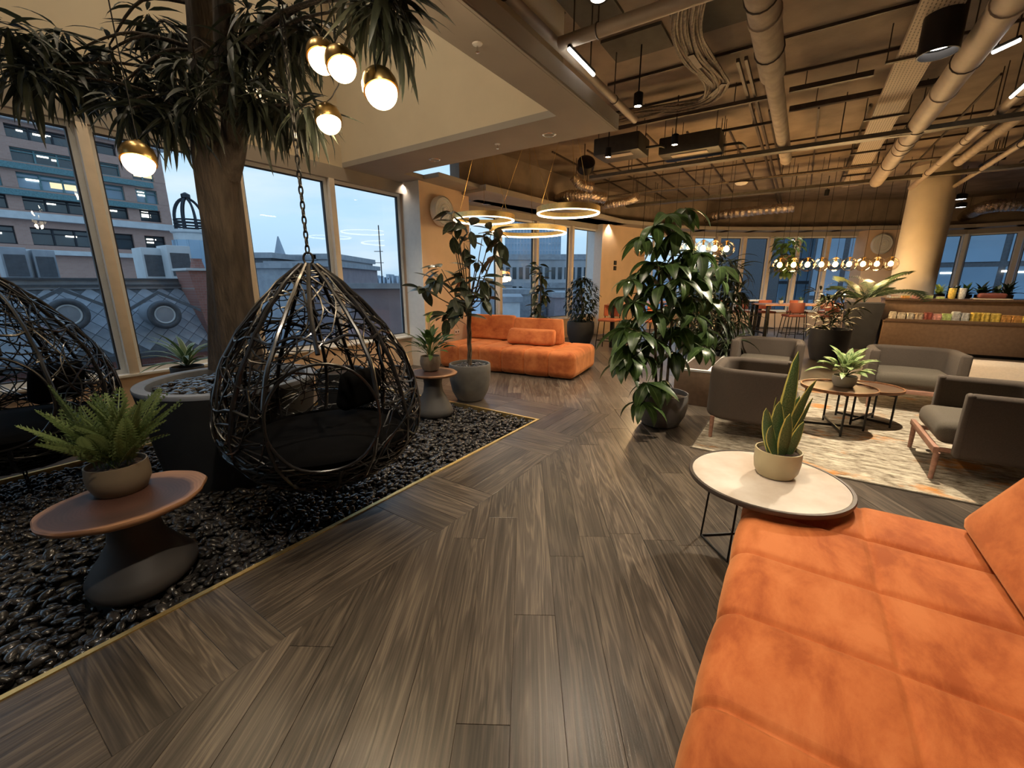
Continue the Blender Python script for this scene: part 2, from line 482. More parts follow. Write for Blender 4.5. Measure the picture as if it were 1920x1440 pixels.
# ---- planks
def clip(poly, n, k, side):
    """keep side*(n.p - k) <= 0 of a convex 2d polygon"""
    out = []
    for i in range(len(poly)):
        a, b = poly[i], poly[(i + 1) % len(poly)]
        da, db = side * (a.dot(n) - k), side * (b.dot(n) - k)
        if da <= 0: out.append(a)
        if da * db < 0: out.append(a + (b - a) * (da / (da - db)))
    return out
U2, V2 = Vector((UX, UY)), Vector((VX, VY))
ou, ov = Vector((OX, OY)).dot(U2), Vector((OX, OY)).dot(V2)
NP = 0
def plank(poly, ang):
    """poly: world xy outline of one board, ang: direction of its length"""
    global NP
    if len(poly) < 3: return
    c = sum(poly, Vector((0, 0))) / len(poly)
    area = abs(sum(poly[i].x * poly[(i + 1) % len(poly)].y - poly[(i + 1) % len(poly)].x * poly[i].y for i in range(len(poly)))) / 2
    if area < .012: return
    vis = [proj((p.x, p.y, 0)) for p in poly if p.y > .3]
    if not vis or max(q[0] for q in vis) < -20 or min(q[0] for q in vis) > 1940 or min(q[1] for q in vis) > 1460: return
    co, si = math.cos(-ang), math.sin(-ang)
    loc = [Vector((co * (p.x - c.x) - si * (p.y - c.y), si * (p.x - c.x) + co * (p.y - c.y))) for p in poly]
    n = len(loc); gap = .0009; ins = []
    for p in loc:      # bevelled edge: slightly smaller top
        ins.append(Vector((p.x - math.copysign(min(abs(p.x), .0012), p.x), p.y - math.copysign(min(abs(p.y), .0012), p.y))))
    V = [(p.x, p.y, -.0038) for p in loc] + [(p.x, p.y, -.0012) for p in loc] + [(p.x, p.y, 0) for p in ins]
    F = [tuple(2 * n + i for i in range(n))]
    for k in (0, 1):
        for i in range(n):
            j = (i + 1) % n; F.append((k * n + i, k * n + j, (k + 1) * n + j, (k + 1) * n + i))
    o = put('plank', mesh('plank', V, F, 'floor_oak', False), floor, (c.x, c.y, 0), (0, 0, ang)); NP += 1
rp = random.Random(11)
BAND = -.60
phi = PI / 2 - .03
dL, dW = Vector((math.cos(phi), math.sin(phi))), Vector((math.sin(phi), -math.cos(phi)))
for i in range(-15, 22):
    s = .3 - rp.random() * 1.6
    while s < 8.4:
        L = rp.uniform(1.25, 2.1)
        a, b = i * .19 + .0006 - .04, (i + 1) * .19 - .0006 - .04
        q = [dL * (s + .0006) + dW * a, dL * (s + .0006) + dW * b, dL * (s + L - .0006) + dW * b, dL * (s + L - .0006) + dW * a]
        q = [Vector((p.x, p.y)) for p in q]
        s += L
        A_ = clip(q, V2, ov + BAND, 1)
        plank(A_, phi)
        B_ = clip(clip(q, V2, ov + BAND, -1), U2, ou + .62, -1)
        if B_: plank(B_, phi)
# border of the bed: boards laid across and along in turn
u = -5.2; k = 0
while u < .6:
    if k % 2 == 0:
        for j in range(3):
            if u + .19 > .62: break
            a, b = u + .0006, u + .19 - .0006
            plank([(W(x, y).xy) for x, y in ((a, BAND), (b, BAND), (b, -.0135), (a, -.0135))], RU + PI / 2); u += .19
    else:
        L = rp.uniform(.85, 1.05); e_ = min(.62, u + L)
        for j in range(3):
            c0, c1 = BAND + j * .1955 + .0006, BAND + (j + 1) * .1955 - .0006
            plank([(W(x, y).xy) for x, y in ((u + .0006, c0), (e_ - .0006, c0), (e_ - .0006, c1), (u + .0006, c1))], RU)
        u = e_
    k += 1
# round the head of the bed
for j in range(14):
    a = .016 + (j % 3) * .2; 
    r0 = -.01 + (j // 3) * .68
    if r0 > 2.6: break
    plank([(W(x, y).xy) for x, y in ((a, r0), (a + .199, r0), (a + .199, r0 + .679), (a, r0 + .679))], RU + PI / 2)

# ================================================================== facade
WN = 0
def frame2(p0, p1):
    d = (p1 - p0); a = math.atan2(d.y, d.x)
    return d.length, a
def window(p0, a, x0, x1, z0, z1, left=True, right=True, fm='frame_white', bar=None):
    """one glazed light in a facade frame: local x along the wall, y outwards"""
    global WN
    WN += 1
    w = thing('window_%d' % WN, None, None, (p0.x, p0.y, 0), a, kind='structure')
    g = G(); t = .045
    g.b2((x0, .05, z0), (x0 + t, .13, z1)); g.b2((x1 - t, .05, z0), (x1, .13, z1))
    g.b2((x0 + t, .05, z1 - t), (x1 - t, .13, z1)); g.b2((x0 + t, .05, z0), (x1 - t, .13, z0 + t))
    g.obj('window_frame', fm, w, smooth=False)
    g = G(); k = .014
    for lo, hi in (((x0 + t, z0 + t), (x0 + t + k, z1 - t)), ((x1 - t - k, z0 + t), (x1 - t, z1 - t)), ((x0 + t + k, z0 + t), (x1 - t - k, z0 + t + k)), ((x0 + t + k, z1 - t - k), (x1 - t - k, z1 - t))):
        g.b2((lo[0], .065, lo[1]), (hi[0], .105, hi[1]))
    g.obj('gasket', 'gasket', w, smooth=False)
    g = G(); g.add([(x0 + t, .088, z0 + t), (x1 - t, .088, z0 + t), (x1 - t, .088, z1 - t), (x0 + t, .088, z1 - t)], [(0, 1, 2, 3)])
    g.obj('pane', 'window_glass', w, smooth=False)
    return w
def facade(name, p0, p1, cuts, z0=Z_SILL, z1=Z_HEAD, top=Z_SOF, mul=.085, fm='frame_white', low='peach_paint', ends=(True, True), sill=True):
    """wall under and over a row of windows; cuts = distances of the mullion centres"""
    L, a = frame2(p0, p1)
    g = G()
    g.b2((0, 0, 0), (L, .25, z0)); 
    if cuts[0] > .01: g.b2((0, 0, z0), (cuts[0], .25, z1))
    if cuts[-1] < L - .01: g.b2((cuts[-1], 0, z0), (L, .25, z1))
    tag(g.obj(name, low, loc=(p0.x, p0.y, 0), rot=(0, 0, a), smooth=False), kind='structure')
    hd = G(); hd.b2((cuts[0], -.015, z1), (cuts[-1], .25, top))
    nm = name.replace('wall_', '')
    global tn
    tn += 1
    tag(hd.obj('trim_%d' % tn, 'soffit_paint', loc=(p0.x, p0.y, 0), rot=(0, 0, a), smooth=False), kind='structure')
    if sill:
        tn += 1
        sl = G(); sl.b2((cuts[0], -.05, z0), (cuts[-1], .05, z0 + .03), .006)
        tag(sl.obj('trim_%d' % tn, 'white_paint', loc=(p0.x, p0.y, 0), rot=(0, 0, a)), kind='structure')
    for i in range(len(cuts) - 1):
        w = window(p0, a, cuts[i] + mul / 2, cuts[i + 1] - mul / 2, z0 + .03, z1, fm=fm)
        if i > 0:
            m_ = G(); m_.b2((cuts[i] - mul / 2, -.03, z0 + .03), (cuts[i] + mul / 2, .14, z1), .004)
            m_.obj('mullion', 'frame_peach', w)
    return L, a
u1 = [-7.7, -6.4, -5.1, -3.79, -2.49, -1.15, .12, 1.5]
p0 = W(-9, 3.6).xy
facade('wall_left', p0, W(1.5, 3.6).xy, [u + 9 for u in u1])
# piers (inner faces) with white reveals
def pier(name, p0, p1, top=Z_SOF, depth=.6, m='peach_paint'):
    L, a = frame2(p0, p1)
    g = G(); g.b2((0, 0, 0), (L, depth, top))
    return tag(g.obj(name, m, loc=(p0.x, p0.y, 0), rot=(0, 0, a), smooth=False), kind='structure'), a, L
pw, a1, L1 = pier('wall_back_left_pier', *PIER1)
tn += 1
g = G(); g.b2((-.006, -.002, 0), (0, .40, Z_SOF))
tag(g.obj('trim_%d' % tn, 'white_paint', loc=(PIER1[0].x, PIER1[0].y, 0), rot=(0, 0, a1), smooth=False), kind='structure')
Lw2, aw2 = frame2(W2px[0], W2px[-1])
facade('wall_back_left', W2px[0], W2px[-1], [(p - W2px[0]).length for p in W2px])
pier('wall_back_pier', *PIER2)
tn += 1
g = G(); g.b2((-.006, -.002, 0), (0, .55, Z_SOF))
tag(g.obj('trim_%d' % tn, 'white_paint', loc=(PIER2[0].x, PIER2[0].y, 0), rot=(0, 0, frame2(*PIER2)[1]), smooth=False), kind='structure')
for i in range(len(W3pts) - 1):
    facade('wall_back.%03d' % i if i else 'wall_back', W3pts[i], W3pts[i + 1], [0, (W3pts[i + 1] - W3pts[i]).length])
    Lq, aq = frame2(W3pts[i], W3pts[i + 1])
    if i:
        m_ = G(); m_.box((W3pts[i].x, W3pts[i].y, (Z_SILL + Z_HEAD) / 2), (.11, .14, Z_HEAD - Z_SILL), aq)
        tn += 1; tag(m_.obj('trim_%d' % tn, 'frame_peach', smooth=False), kind='structure')
pier('wall_back_right_pier', Vector((11.15, 13.85)), Vector((13.15, 13.7)), depth=.5)
for i in range(len(W4pts) - 1):
    facade('wall_back_right.%03d' % i if i else 'wall_back_right', W4pts[i], W4pts[i + 1], [0, (W4pts[i + 1] - W4pts[i]).length], z0=.9)
    Lq, aq = frame2(W4pts[i], W4pts[i + 1])
    m_ = G(); m_.box((W4pts[i].x, W4pts[i].y, (.9 + Z_HEAD) / 2), (.10, .14, Z_HEAD - .9), aq)
    tn += 1; tag(m_.obj('trim_%d' % tn, 'frame_white', smooth=False), kind='structure')
# closing walls out of view
def plain_wall(name, a, b, z=Z_SLAB, m='cream_paint'):
    L, an = frame2(a, b)
    g = G(); g.b2((0, 0, 0), (L, .2, z))
    return tag(g.obj(name, m, loc=(a.x, a.y, 0), rot=(0, 0, an), smooth=False), kind='structure')
plain_wall('wall_right', W4pts[-1], Vector((17.5, -7)))
plain_wall('wall_front', Vector((17.5, -7)), Vector((-7.7, -7)))
plain_wall('wall_front_left', Vector((-7.7, -7)), W(-9, 3.6).xy, 6.6)
# skirtings
def skirting(name, a, b):
    global tn
    L, an = frame2(a, b)
    g = G(); g.b2((0, -.016, 0), (L, 0, .12), .004)
    tag(g.obj(name, 'peach_paint', loc=(a.x, a.y, 0), rot=(0, 0, an)), kind='structure')
skirting('baseboard_left', W(-9, 3.6).xy, W(1.5, 3.6).xy)
skirting('baseboard_back_left_pier', *PIER1); skirting('baseboard_back_left', W2px[0], W2px[-1]); skirting('baseboard_back_pier', *PIER2)

# ================================================================== ceiling
slab = [W(-9, -.02).xy, W(.40, -.02).xy, W(.40, 3.85).xy, W(1.5, 3.85).xy] + [W(2.6, 3.9).xy, W2px[0] + Vector((-.2, .2)), W2px[-1] + Vector((-.2, .2))] + [p + Vector((0, .25)) for p in W3pts] + [p + Vector((.1, .25)) for p in W4pts] + [Vector((17.7, 7)), Vector((17.7, -7.2)), Vector((-7.7, -7.2))]
bm = poly_slab('ceiling', slab, Z_SLAB, None)
ext = bmesh.ops.extrude_face_region(bm, geom=bm.faces[:])
bmesh.ops.translate(bm, vec=(0, 0, .25), verts=[x for x in ext['geom'] if isinstance(x, bmesh.types.BMVert)])
ceiling = tag(bm_obj('ceiling', bm, 'concrete'), kind='structure')
# plastered soffit round the double-height void
g = G()
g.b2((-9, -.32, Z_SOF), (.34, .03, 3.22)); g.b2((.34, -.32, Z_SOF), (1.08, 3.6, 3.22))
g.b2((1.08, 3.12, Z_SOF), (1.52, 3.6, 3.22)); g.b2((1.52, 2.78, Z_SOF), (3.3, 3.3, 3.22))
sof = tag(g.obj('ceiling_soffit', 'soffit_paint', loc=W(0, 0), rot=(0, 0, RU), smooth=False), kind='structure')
g = G(); g.b2((-9, -.35, 3.165), (1.08, -.32, 3.30)); g.b2((1.06, -.32, 3.22), (1.08, 3.12, 3.26)); g.b2((-9, -.345, 3.15), (1.08, -.323, 3.158))
g.obj('edge_channel', 'soffit_paint', sof, smooth=False)
# soffit strips along the far facade
for i, (a, b) in enumerate([(PIER1[1] + Vector((-.05, -.1)), W2px[-1]), (W2px[0], W2px[-1]), (W2px[-1], PIER2[1]), (PIER2[1], W3pts[0])] + [(W3pts[i], W3pts[i + 1]) for i in range(len(W3pts) - 1)] + [(W3pts[-1], W4pts[0])] + [(W4pts[i], W4pts[i + 1]) for i in range(len(W4pts) - 1)]):
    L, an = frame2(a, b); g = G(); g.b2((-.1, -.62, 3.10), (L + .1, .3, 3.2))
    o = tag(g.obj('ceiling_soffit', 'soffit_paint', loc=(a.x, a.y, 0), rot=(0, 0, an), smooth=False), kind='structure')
    g = G(); g.b2((-.1, .05, 3.2), (L + .1, .3, Z_SLAB)); g.obj('upstand', 'concrete', o, smooth=False)
# void walls above the soffit
ZT = 6.5
g = G(); g.b2((-9, 3.6, Z_SOF), (.34, 3.8, ZT)); tag(g.obj('wall_left_upper', 'cream_paint', loc=W(0, 0), rot=(0, 0, RU), smooth=False), kind='structure')
g = G(); g.b2((.34, .03, 3.22), (.42, 1.7, ZT)); g.b2((.34, 1.7, 3.22), (.42, 3.44, 4.89)); g.b2((.34, 3.44, 3.22), (.42, 3.6, ZT)); g.b2((.34, 1.7, 6.2), (.42, 3.44, ZT))
tag(g.obj('wall_back_upper', 'cream_paint', loc=W(0, 0), rot=(0, 0, RU), smooth=False), kind='structure')
g = G(); g.b2((-9, -.03, 3.22), (.34, .03, ZT)); tag(g.obj('wall_right_upper', 'cream_paint', loc=W(0, 0), rot=(0, 0, RU), smooth=False), kind='structure')
g = G(); g.b2((-9.1, -.03, ZT), (.5, 3.8, ZT + .1)); tag(g.obj('ceiling_upper', 'cream_paint', loc=W(0, 0), rot=(0, 0, RU), smooth=False), kind='structure')
WN += 1
w = thing('window_%d' % WN, None, None, W(0, 0), RU, kind='structure')
g = G()
for lo, hi in (((1.7, 4.89), (3.44, 4.95)), ((1.7, 6.14), (3.44, 6.2)), ((1.7, 4.95), (1.76, 6.14)), ((3.38, 4.95), (3.44, 6.14)), ((2.5, 4.95), (2.56, 6.14))):
    g.b2((.33, lo[0], lo[1]), (.45, hi[0], hi[1]))
g.obj('window_frame', 'white_paint', w, smooth=False)
g = G(); g.add([(.40, 1.76, 4.95), (.40, 3.38, 4.95), (.40, 3.38, 6.14), (.40, 1.76, 6.14)], [(0, 1, 2, 3)]); g.obj('pane', 'window_glass', w, smooth=False)
# ================================================================== services under the slab
mat('duct_grey', (.40, .33, .26), .55, .1, var=.1, scale=5, bump=.05)
mat('duct_wrap', (.37, .30, .23), .75, .0, var=.18, scale=8, bump=.25, bscale=25)
mat('tray_dark', (.13, .115, .09), .5, .5, var=.15)
mat('strut_dark', (.07, .052, .04), .55, .4, var=.2)
mat('cable_brown', (.20, .155, .11), .6, 0, var=.35, scale=30)
mat('foil', (.72, .62, .52), .22, 1, var=.15, scale=18, bump=.9, bscale=38)
mat('unit_dark', (.05, .045, .035), .5, .2, var=.15)
mat('panel_dark', (.095, .085, .068), .9, var=.08)
mat('drum_black', (.012, .010, .010), .45, .2)
lamp_mat('lamp_warm', (1, .83, .58), 26)
lamp_mat('lamp_white', (1, .95, .86), 14)
lamp_mat('lamp_globe', (1, .80, .50), 7)
lamp_mat('lamp_ring', (1, .80, .48), 7)
lamp_mat('lamp_fil', (1, .58, .18), 60)
# perforated steel: dark slots in rows
m_, t_, b_, o_ = nodes('perforated')
tc_ = t_.nodes.new('ShaderNodeTexCoord'); mp_ = t_.nodes.new('ShaderNodeMapping'); mp_.inputs['Rotation'].default_value = (0, 0, 0)
t_.links.new(tc_.outputs['Object'], mp_.inputs[0])
bk_ = t_.nodes.new('ShaderNodeTexBrick'); bk_.inputs['Scale'].default_value = 1; bk_.inputs['Brick Width'].default_value = .055; bk_.inputs['Row Height'].default_value = .030; bk_.inputs['Mortar Size'].default_value = .011; bk_.inputs['Mortar Smooth'].default_value = .2
bk_.inputs['Color1'].default_value = (.10, .08, .06, 1); bk_.inputs['Color2'].default_value = (.13, .10, .075, 1); bk_.inputs['Mortar'].default_value = (.42, .34, .26, 1)
t_.links.new(mp_.outputs[0], bk_.inputs['Vector']); t_.links.new(bk_.outputs['Color'], b_.inputs['Base Color']); b_.inputs['Roughness'].default_value = .6

def cuv(px, py, z):
    p = at_z(px, py, z); return UV(p.x, p.y)
GR = dict(loc=W(0, 0), rot=(0, 0, RU))       # objects written straight in u, v, z
def U_obj(g, name, m, label, cat, group=None, **k):
    return tag(g.obj(name, m, **GR, **k), label, cat, group)
def U_thing(name, label, cat, u, v, z, group=None, rz=0):
    return thing(name, label, cat, W(u, v, z), RU + rz, group)
HZ = Z_SLAB
def hangers(pts, z0, parent_name, label, r=.006):
    pass
# --- ducts and pipes that run with the left windows
def pipe_u(name, v, z, u0, u1, r, m, label, cat='pipe', joints=(), brackets=()):
    t = thing(name, label, cat, W(u0, v, z), RU)
    g = G(); g.cyl((0, 0, 0), (u1 - u0, 0, 0), r, 20); g.obj('pipe', m, t)
    for j in joints:
        g = G(); g.cyl((j - u0 - .03, 0, 0), (j - u0 + .03, 0, 0), r * 1.09, 20); g.obj('joint', m, t)
    for j in brackets:
        g = G(); g.tube([(j - u0, r * 1.05 * math.cos(a), r * 1.05 * math.sin(a)) for a in [2 * PI * k / 16 for k in range(16)]], .006, 6, True)
        g.cyl((j - u0, 0, r), (j - u0, 0, HZ - z), .006, 6); g.obj('hanger', 'strut_dark', t)
    return t
def pipe_v(name, u, z, v0, v1, r, m, label, cat='pipe', brackets=(), joints=()):
    t = thing(name, label, cat, W(u, v0, z), RU)
    g = G(); g.cyl((0, 0, 0), (0, v1 - v0, 0), r, 18); g.obj('pipe', m, t)
    for j in joints:
        g = G(); g.cyl((0, j - v0 - .03, 0), (0, j - v0 + .03, 0), r * 1.1, 18); g.obj('joint', m, t)
    for j in brackets:
        g = G(); g.tube([(r * 1.05 * math.cos(a), j - v0, r * 1.05 * math.sin(a)) for a in [2 * PI * k / 16 for k in range(16)]], .006, 6, True)
        g.cyl((0, j - v0, r), (0, j - v0, HZ - z), .006, 6); g.obj('hanger', 'strut_dark', t)
    return t
vP1 = cuv(1437, 60, 3.55)[1]; vP1b = cuv(1465, 230, 3.55)[1]
t = pipe_u('ventilation_duct', vP1, 3.57, -2.5, cuv(1450, 140, 3.55)[0], .115, 'duct_wrap', 'thick lagged grey duct running into the far ceiling, left of the perforated tray', 'duct', joints=(.5,), brackets=(.2, 1.1))
g = G(); a0 = cuv(1450, 140, 3.55)[0] + 2.5; g.cyl((a0, 0, 0), (cuv(1478, 300, 3.55)[0] + 2.5, vP1b - vP1, -.01), .085, 18); g.obj('narrow_section', 'duct_wrap', t)
pipe_u('ventilation_duct', cuv(1800, 130, 3.52)[1], 3.52, -1.5, 8.0, .115, 'duct_grey', 'long round grey duct sloping across the right ceiling beneath the bright strip lamp', 'duct', joints=(1.2, 3.0, 4.8, 5.1, 5.4), brackets=(2.2, 4.2, 6.4))
pipe_u('sprinkler_pipe', cuv(1890, 195, 3.55)[1], 3.55, .5, 9.4, .055, 'duct_grey', 'mid-size brown-grey pipe below the second strip lamp, right side of ceiling', joints=(4.7, 5.4, 7.0), brackets=(3.6, 5.6, 7.8))
pipe_u('sprinkler_pipe', cuv(1905, 222, 3.62)[1], 3.62, 1.0, 7.5, .07, 'duct_wrap', 'fat pipe lying just behind the second strip lamp pipe at far right', brackets=(3.9,))
pipe_u('sprinkler_pipe', cuv(1860, 305, 3.55)[1], 3.55, 2.0, 10.2, .04, 'duct_grey', 'thin pipe at the far right of the ceiling above the silver duct', joints=(7.7,), brackets=(6.3, 8.0))
pU = cuv(1075, 112, 3.55)
t = pipe_u('sprinkler_pipe', pU[1], 3.55, -3, cuv(1190, 225, 3.55)[0], .042, 'duct_grey', 'grey pipe alongside the plaster soffit edge with a glowing tube clipped to it', brackets=(-.9, 1.3))
pV = cuv(1100, 65, 3.5)
pipe_v('sprinkler_pipe', pV[0], 3.5, pV[1] - 6, pV[1] + .25, .052, 'duct_grey', 'thick grey cross pipe at the top centre of the ceiling', brackets=(pV[1] - .1, pV[1] - 1.5))
for px, py, px2, py2, z, r, lab in ((1160, 240, 1440, 175, 3.8, .022, 'dark square conduit crossing behind the cable bundle'), (1240, 266, 1460, 224, 3.82, .018, 'thin dark conduit crossing above the two air conditioning units'),
                                   (1480, 170, 1640, 132, 3.85, .028, 'dark beam-like strut crossing behind the perforated tray near the top'), (1480, 205, 1760, 150, 3.8, .03, 'dark strut crossing over the perforated tray at mid height'), (1455, 330, 1580, 312, 3.75, .016, 'short thin dark rail behind the long cable tray')):
    a, b = cuv(px, py, z), cuv(px2, py2, z); t = thing('conduit', lab + ' on the ceiling', 'conduit', W(a[0], b[1], z), RU)
    g = G(); g.b2((-r, 0, -r), (r, a[1] - b[1], r)); g.obj('bar', 'strut_dark', t, smooth=False)
    for k in range(2):
        g = G(); y = (a[1] - b[1]) * (.2 + .6 * k); g.cyl((0, y, r), (0, y, HZ - z), .006, 6); g.obj('hanger', 'strut_dark', t)
# --- twin rails towards the back
a = cuv(1395, 110, 3.85); b = cuv(1462, 385, 3.85)
t = thing('support_rail', 'pair of slim dark rails running to the back beside the thick lagged duct', 'rail', W(a[0], (a[1] + b[1]) / 2, 3.85), RU)
for y in (-.04, .04):
    g = G(); g.b2((0, y - .016, -.02), (b[0] - a[0], y + .016, .02)); g.obj('rail', 'strut_dark', t, smooth=False)
# --- perforated tray
a = cuv(1690, 60, 3.72); b = cuv(1612, 345, 3.72)
t = thing('cable_tray', 'wide perforated steel cable tray running down the middle of the right ceiling', 'cable tray', W(a[0] - 2, (a[1] + b[1]) / 2 - .02, 3.72), RU)
L = b[0] - a[0] + 2.2
g = G(); g.b2((0, -.15, -.004), (L, .15, 0)); g.obj('tray_base', 'perforated', t, smooth=False)
for s_ in (-1, 1):
    g = G(); g.b2((0, s_ * .15 - .003, 0), (L, s_ * .15 + .003, .05)); g.obj('side_lip', 'duct_grey', t, smooth=False)
for k in range(4):
    x = 2.6 + k * 1.9
    g = G(); g.b2((x - .02, -.24, -.03), (x + .02, .24, -.006)); g.cyl((x, -.23, -.02), (x, -.23, HZ - 3.72), .006, 6); g.cyl((x, .23, -.02), (x, .23, HZ - 3.72), .006, 6); g.obj('bracket', 'strut_dark', t, smooth=False)
# --- long cross trays
for pa, pb, z, hgt, wd, lab in (((1120, 331), (1915, 228), 3.42, .055, .16, 'long olive cable tray crossing the whole ceiling above the armchairs'), ((1190, 388), (1700, 335), 3.52, .06, .2, 'grey cable tray crossing the far ceiling above the globe lamps'), ((1160, 372), (1690, 300), 3.66, .03, .1, 'narrow tray crossing the far ceiling behind the long olive tray')):
    a, b = cuv(*pa, z), cuv(*pb, z); uu = (a[0] + b[0]) / 2
    t = thing('cable_tray', lab, 'cable tray', W(uu, b[1] - 2, z), RU); L = a[1] - b[1] + 2.2
    g = G(); g.b2((-wd / 2, 0, 0), (wd / 2, L, .004)); g.obj('tray_base', 'tray_dark', t, smooth=False)
    for s_ in (-1, 1):
        g = G(); g.b2((s_ * wd / 2 - .004, 0, 0), (s_ * wd / 2 + .004, L, hgt)); g.obj('side_lip', 'tray_dark', t, smooth=False)
    g = G()
    for k in range(3): g.tube([(-.05 + .05 * k, i * L / 12, .02 + .012 * math.sin(i * 2.1 + k)) for i in range(13)], .016, 6)
    g.obj('cables', 'cable_brown', t)
    for k in range(5):
        y = L * (k + .5) / 5
        for s_ in (-1, 1):
            g = G(); g.cyl((s_ * wd / 2, y, hgt), (s_ * wd / 2, y, HZ - z), .006, 6); g.obj('hanger', 'strut_dark', t)
# --- cable bundle bending across the slab
t = thing('cable_bundle', 'thick bundle of brown cables bending across the slab beside the lagged duct', 'cables', W(*cuv(1300, 60, 3.8), 3.8), 0)
base = [at_z(px, py, 3.82) - W(*cuv(1300, 60, 3.8), 3.8) for px, py in ((1310, -60), (1292, 0), (1288, 55), (1305, 105), (1332, 135), (1345, 160), (1325, 185), (1270, 198), (1200, 210), (1140, 222))]
rb = random.Random(3)
for k in range(13):
    off = (k - 6) * .021
    pts = []
    for i, p in enumerate(base):
        d = (base[min(len(base) - 1, i + 1)] - base[max(0, i - 1)]); n_ = Vector((-d.y, d.x, 0)).normalized()
        pts.append(p + n_ * (off + rb.uniform(-.008, .008)) + Vector((0, 0, rb.uniform(-.05, .02))))
    g = G(); g.tube(smooth_path(pts, 4), rb.uniform(.010, .016), 6); g.obj('cable', 'cable_brown', t)
for p, a_ in ((base[3], .9), (base[5], 1.6)):
    g = G(); g.box(p + Vector((0, 0, -.05)), (.34, .06, .012), a_); g.obj('tie', 'strut_dark', t)
# --- fan coil units
for (x0, y0, x1, y1), lab in (((1125, 268, 1205, 300), 'dark box-shaped air conditioning unit above the rings, nearer the windows'), ((1248, 262, 1345, 300), 'dark box-shaped air conditioning unit with a lit spotlight beside it')):
    c = cuv((x0 + x1) / 2, (y0 + y1) / 2, 3.6); w_ = (at_z(x1, y1, 3.6) - at_z(x0, y1, 3.6)).length
    t = thing('air_conditioning_unit', lab, 'air conditioner', W(c[0], c[1], 3.52), RU)
    g = G(); g.b2((-.28, -w_ / 2, 0), (.28, w_ / 2, .26), .03); g.obj('casing', 'unit_dark', t)
    g = G(); g.b2((-.2, -w_ * .3, -.012), (-.05, w_ * .3, -.001)); g.obj('grille', 'duct_grey', t, smooth=False)
    for sx, sy in ((-1, -1), (-1, 1), (1, -1), (1, 1)):
        g = G(); g.cyl((sx * .22, sy * w_ * .42, .26), (sx * .22, sy * w_ * .42, HZ - 3.52), .006, 6); g.obj('hanger', 'strut_dark', t)
    g = G(); g.tube(smooth_path([(.1, -w_ / 2, .1), (.12, -w_ / 2 - .2, .1), (.2, -w_ / 2 - .25, .1), (.6, -w_ / 2 - .26, .14)], 4), .02, 8); g.obj('pipe', 'unit_dark', t)
# --- dark acoustic panels let into the slab
for k, q in enumerate((((1122, 72), (1248, 50), (1262, 92), (1150, 112)), ((1010, -40), (1130, -60), (1165, 40), (1085, 45)), ((1245, -30), (1400, -60), (1412, 40), (1262, 70)))):
    us = [cuv(x, y, 4.03) for x, y in q]
    u0, u1 = sum(sorted(p[0] for p in us)[:2]) / 2, sum(sorted(p[0] for p in us)[2:]) / 2
    v0, v1 = sum(sorted(p[1] for p in us)[:2]) / 2, sum(sorted(p[1] for p in us)[2:]) / 2
    g = G(); g.b2((u0, v0, 4.02), (u1, v1, 4.05))
    U_obj(g, 'ceiling_panel', 'panel_dark', ('dark square panel on the slab left of the cable bundle', 'dark panel at the top edge above the grey cross pipe', 'dark panel at the top edge behind the cable bundle')[k], 'panel', smooth=False)
# slab joints as shallow battens
for k in range(14):
    v = 2.2 - k * .62
    g = G(); g.b2((4.2 + (k % 3) * .3, v - .012, HZ - .03), (10.5, v + .012, HZ)); tag(g.obj('joint_batten', 'strut_dark', ceiling, **GR, smooth=False))
for k, (u, v0, v1) in enumerate(((2.05, -6, .2), (3.0, -6, 1.2), (6.1, -6, 2.4), (7.3, -6, 3))):
    g = G(); g.b2((u - .012, v0, HZ - .03), (u + .012, v1, HZ)); g.obj('joint_batten', 'strut_dark', ceiling, **GR, smooth=False)
# --- foil flexible ducts
def foil(path, r, label, z):
    p = [at_z(x, y, z + dz) for x, y, dz in path]; o = p[0].copy()
    P = smooth_path([q - o for q in p], 14); rr = random.Random(len(path))
    g = G(); g.tube(P, [r * (1 + (.10 if i % 2 else -.08) + rr.uniform(-.05, .05)) for i in range(len(P))], 14)
    t = thing('flexible_duct', label, 'duct', o); g.obj('foil_hose', 'foil', t, ang=25)
    for i in (len(P) // 4, 3 * len(P) // 4):
        h = G(); h.cyl(P[i] + Vector((0, 0, r * .8)), (P[i].x, P[i].y, HZ - o.z), .006, 6); h.obj('hanger', 'strut_dark', t)
    return t
foil([(992, 380, 0), (1012, 384, 0), (1038, 378, .05), (1066, 367, .08), (1100, 366, .05), (1135, 372, 0)], .11, 'crinkled silver hose duct above the middle ring lamp', 3.38)
foil([(1118, 388, 0), (1150, 382, 0), (1180, 376, .04), (1196, 368, .1)], .09, 'short silver hose duct just right of the middle ring lamp', 3.38)
foil([(1075, 330, .2), (1088, 345, .05), (1112, 352, -.02)], .10, 'bent silver hose stub below the black round vent', 3.5)
foil([(1306, 422, -.1), (1322, 412, 0), (1350, 403, .05), (1420, 395, .05), (1490, 388, .06)], .13, 'long crinkled silver duct above the nearer globe lamps', 3.5)
foil([(1788, 420, -.05), (1815, 402, 0), (1850, 388, .02), (1900, 384, 0), (1960, 384, 0)], .15, 'crinkled silver duct at the far right beside the column', 3.5)
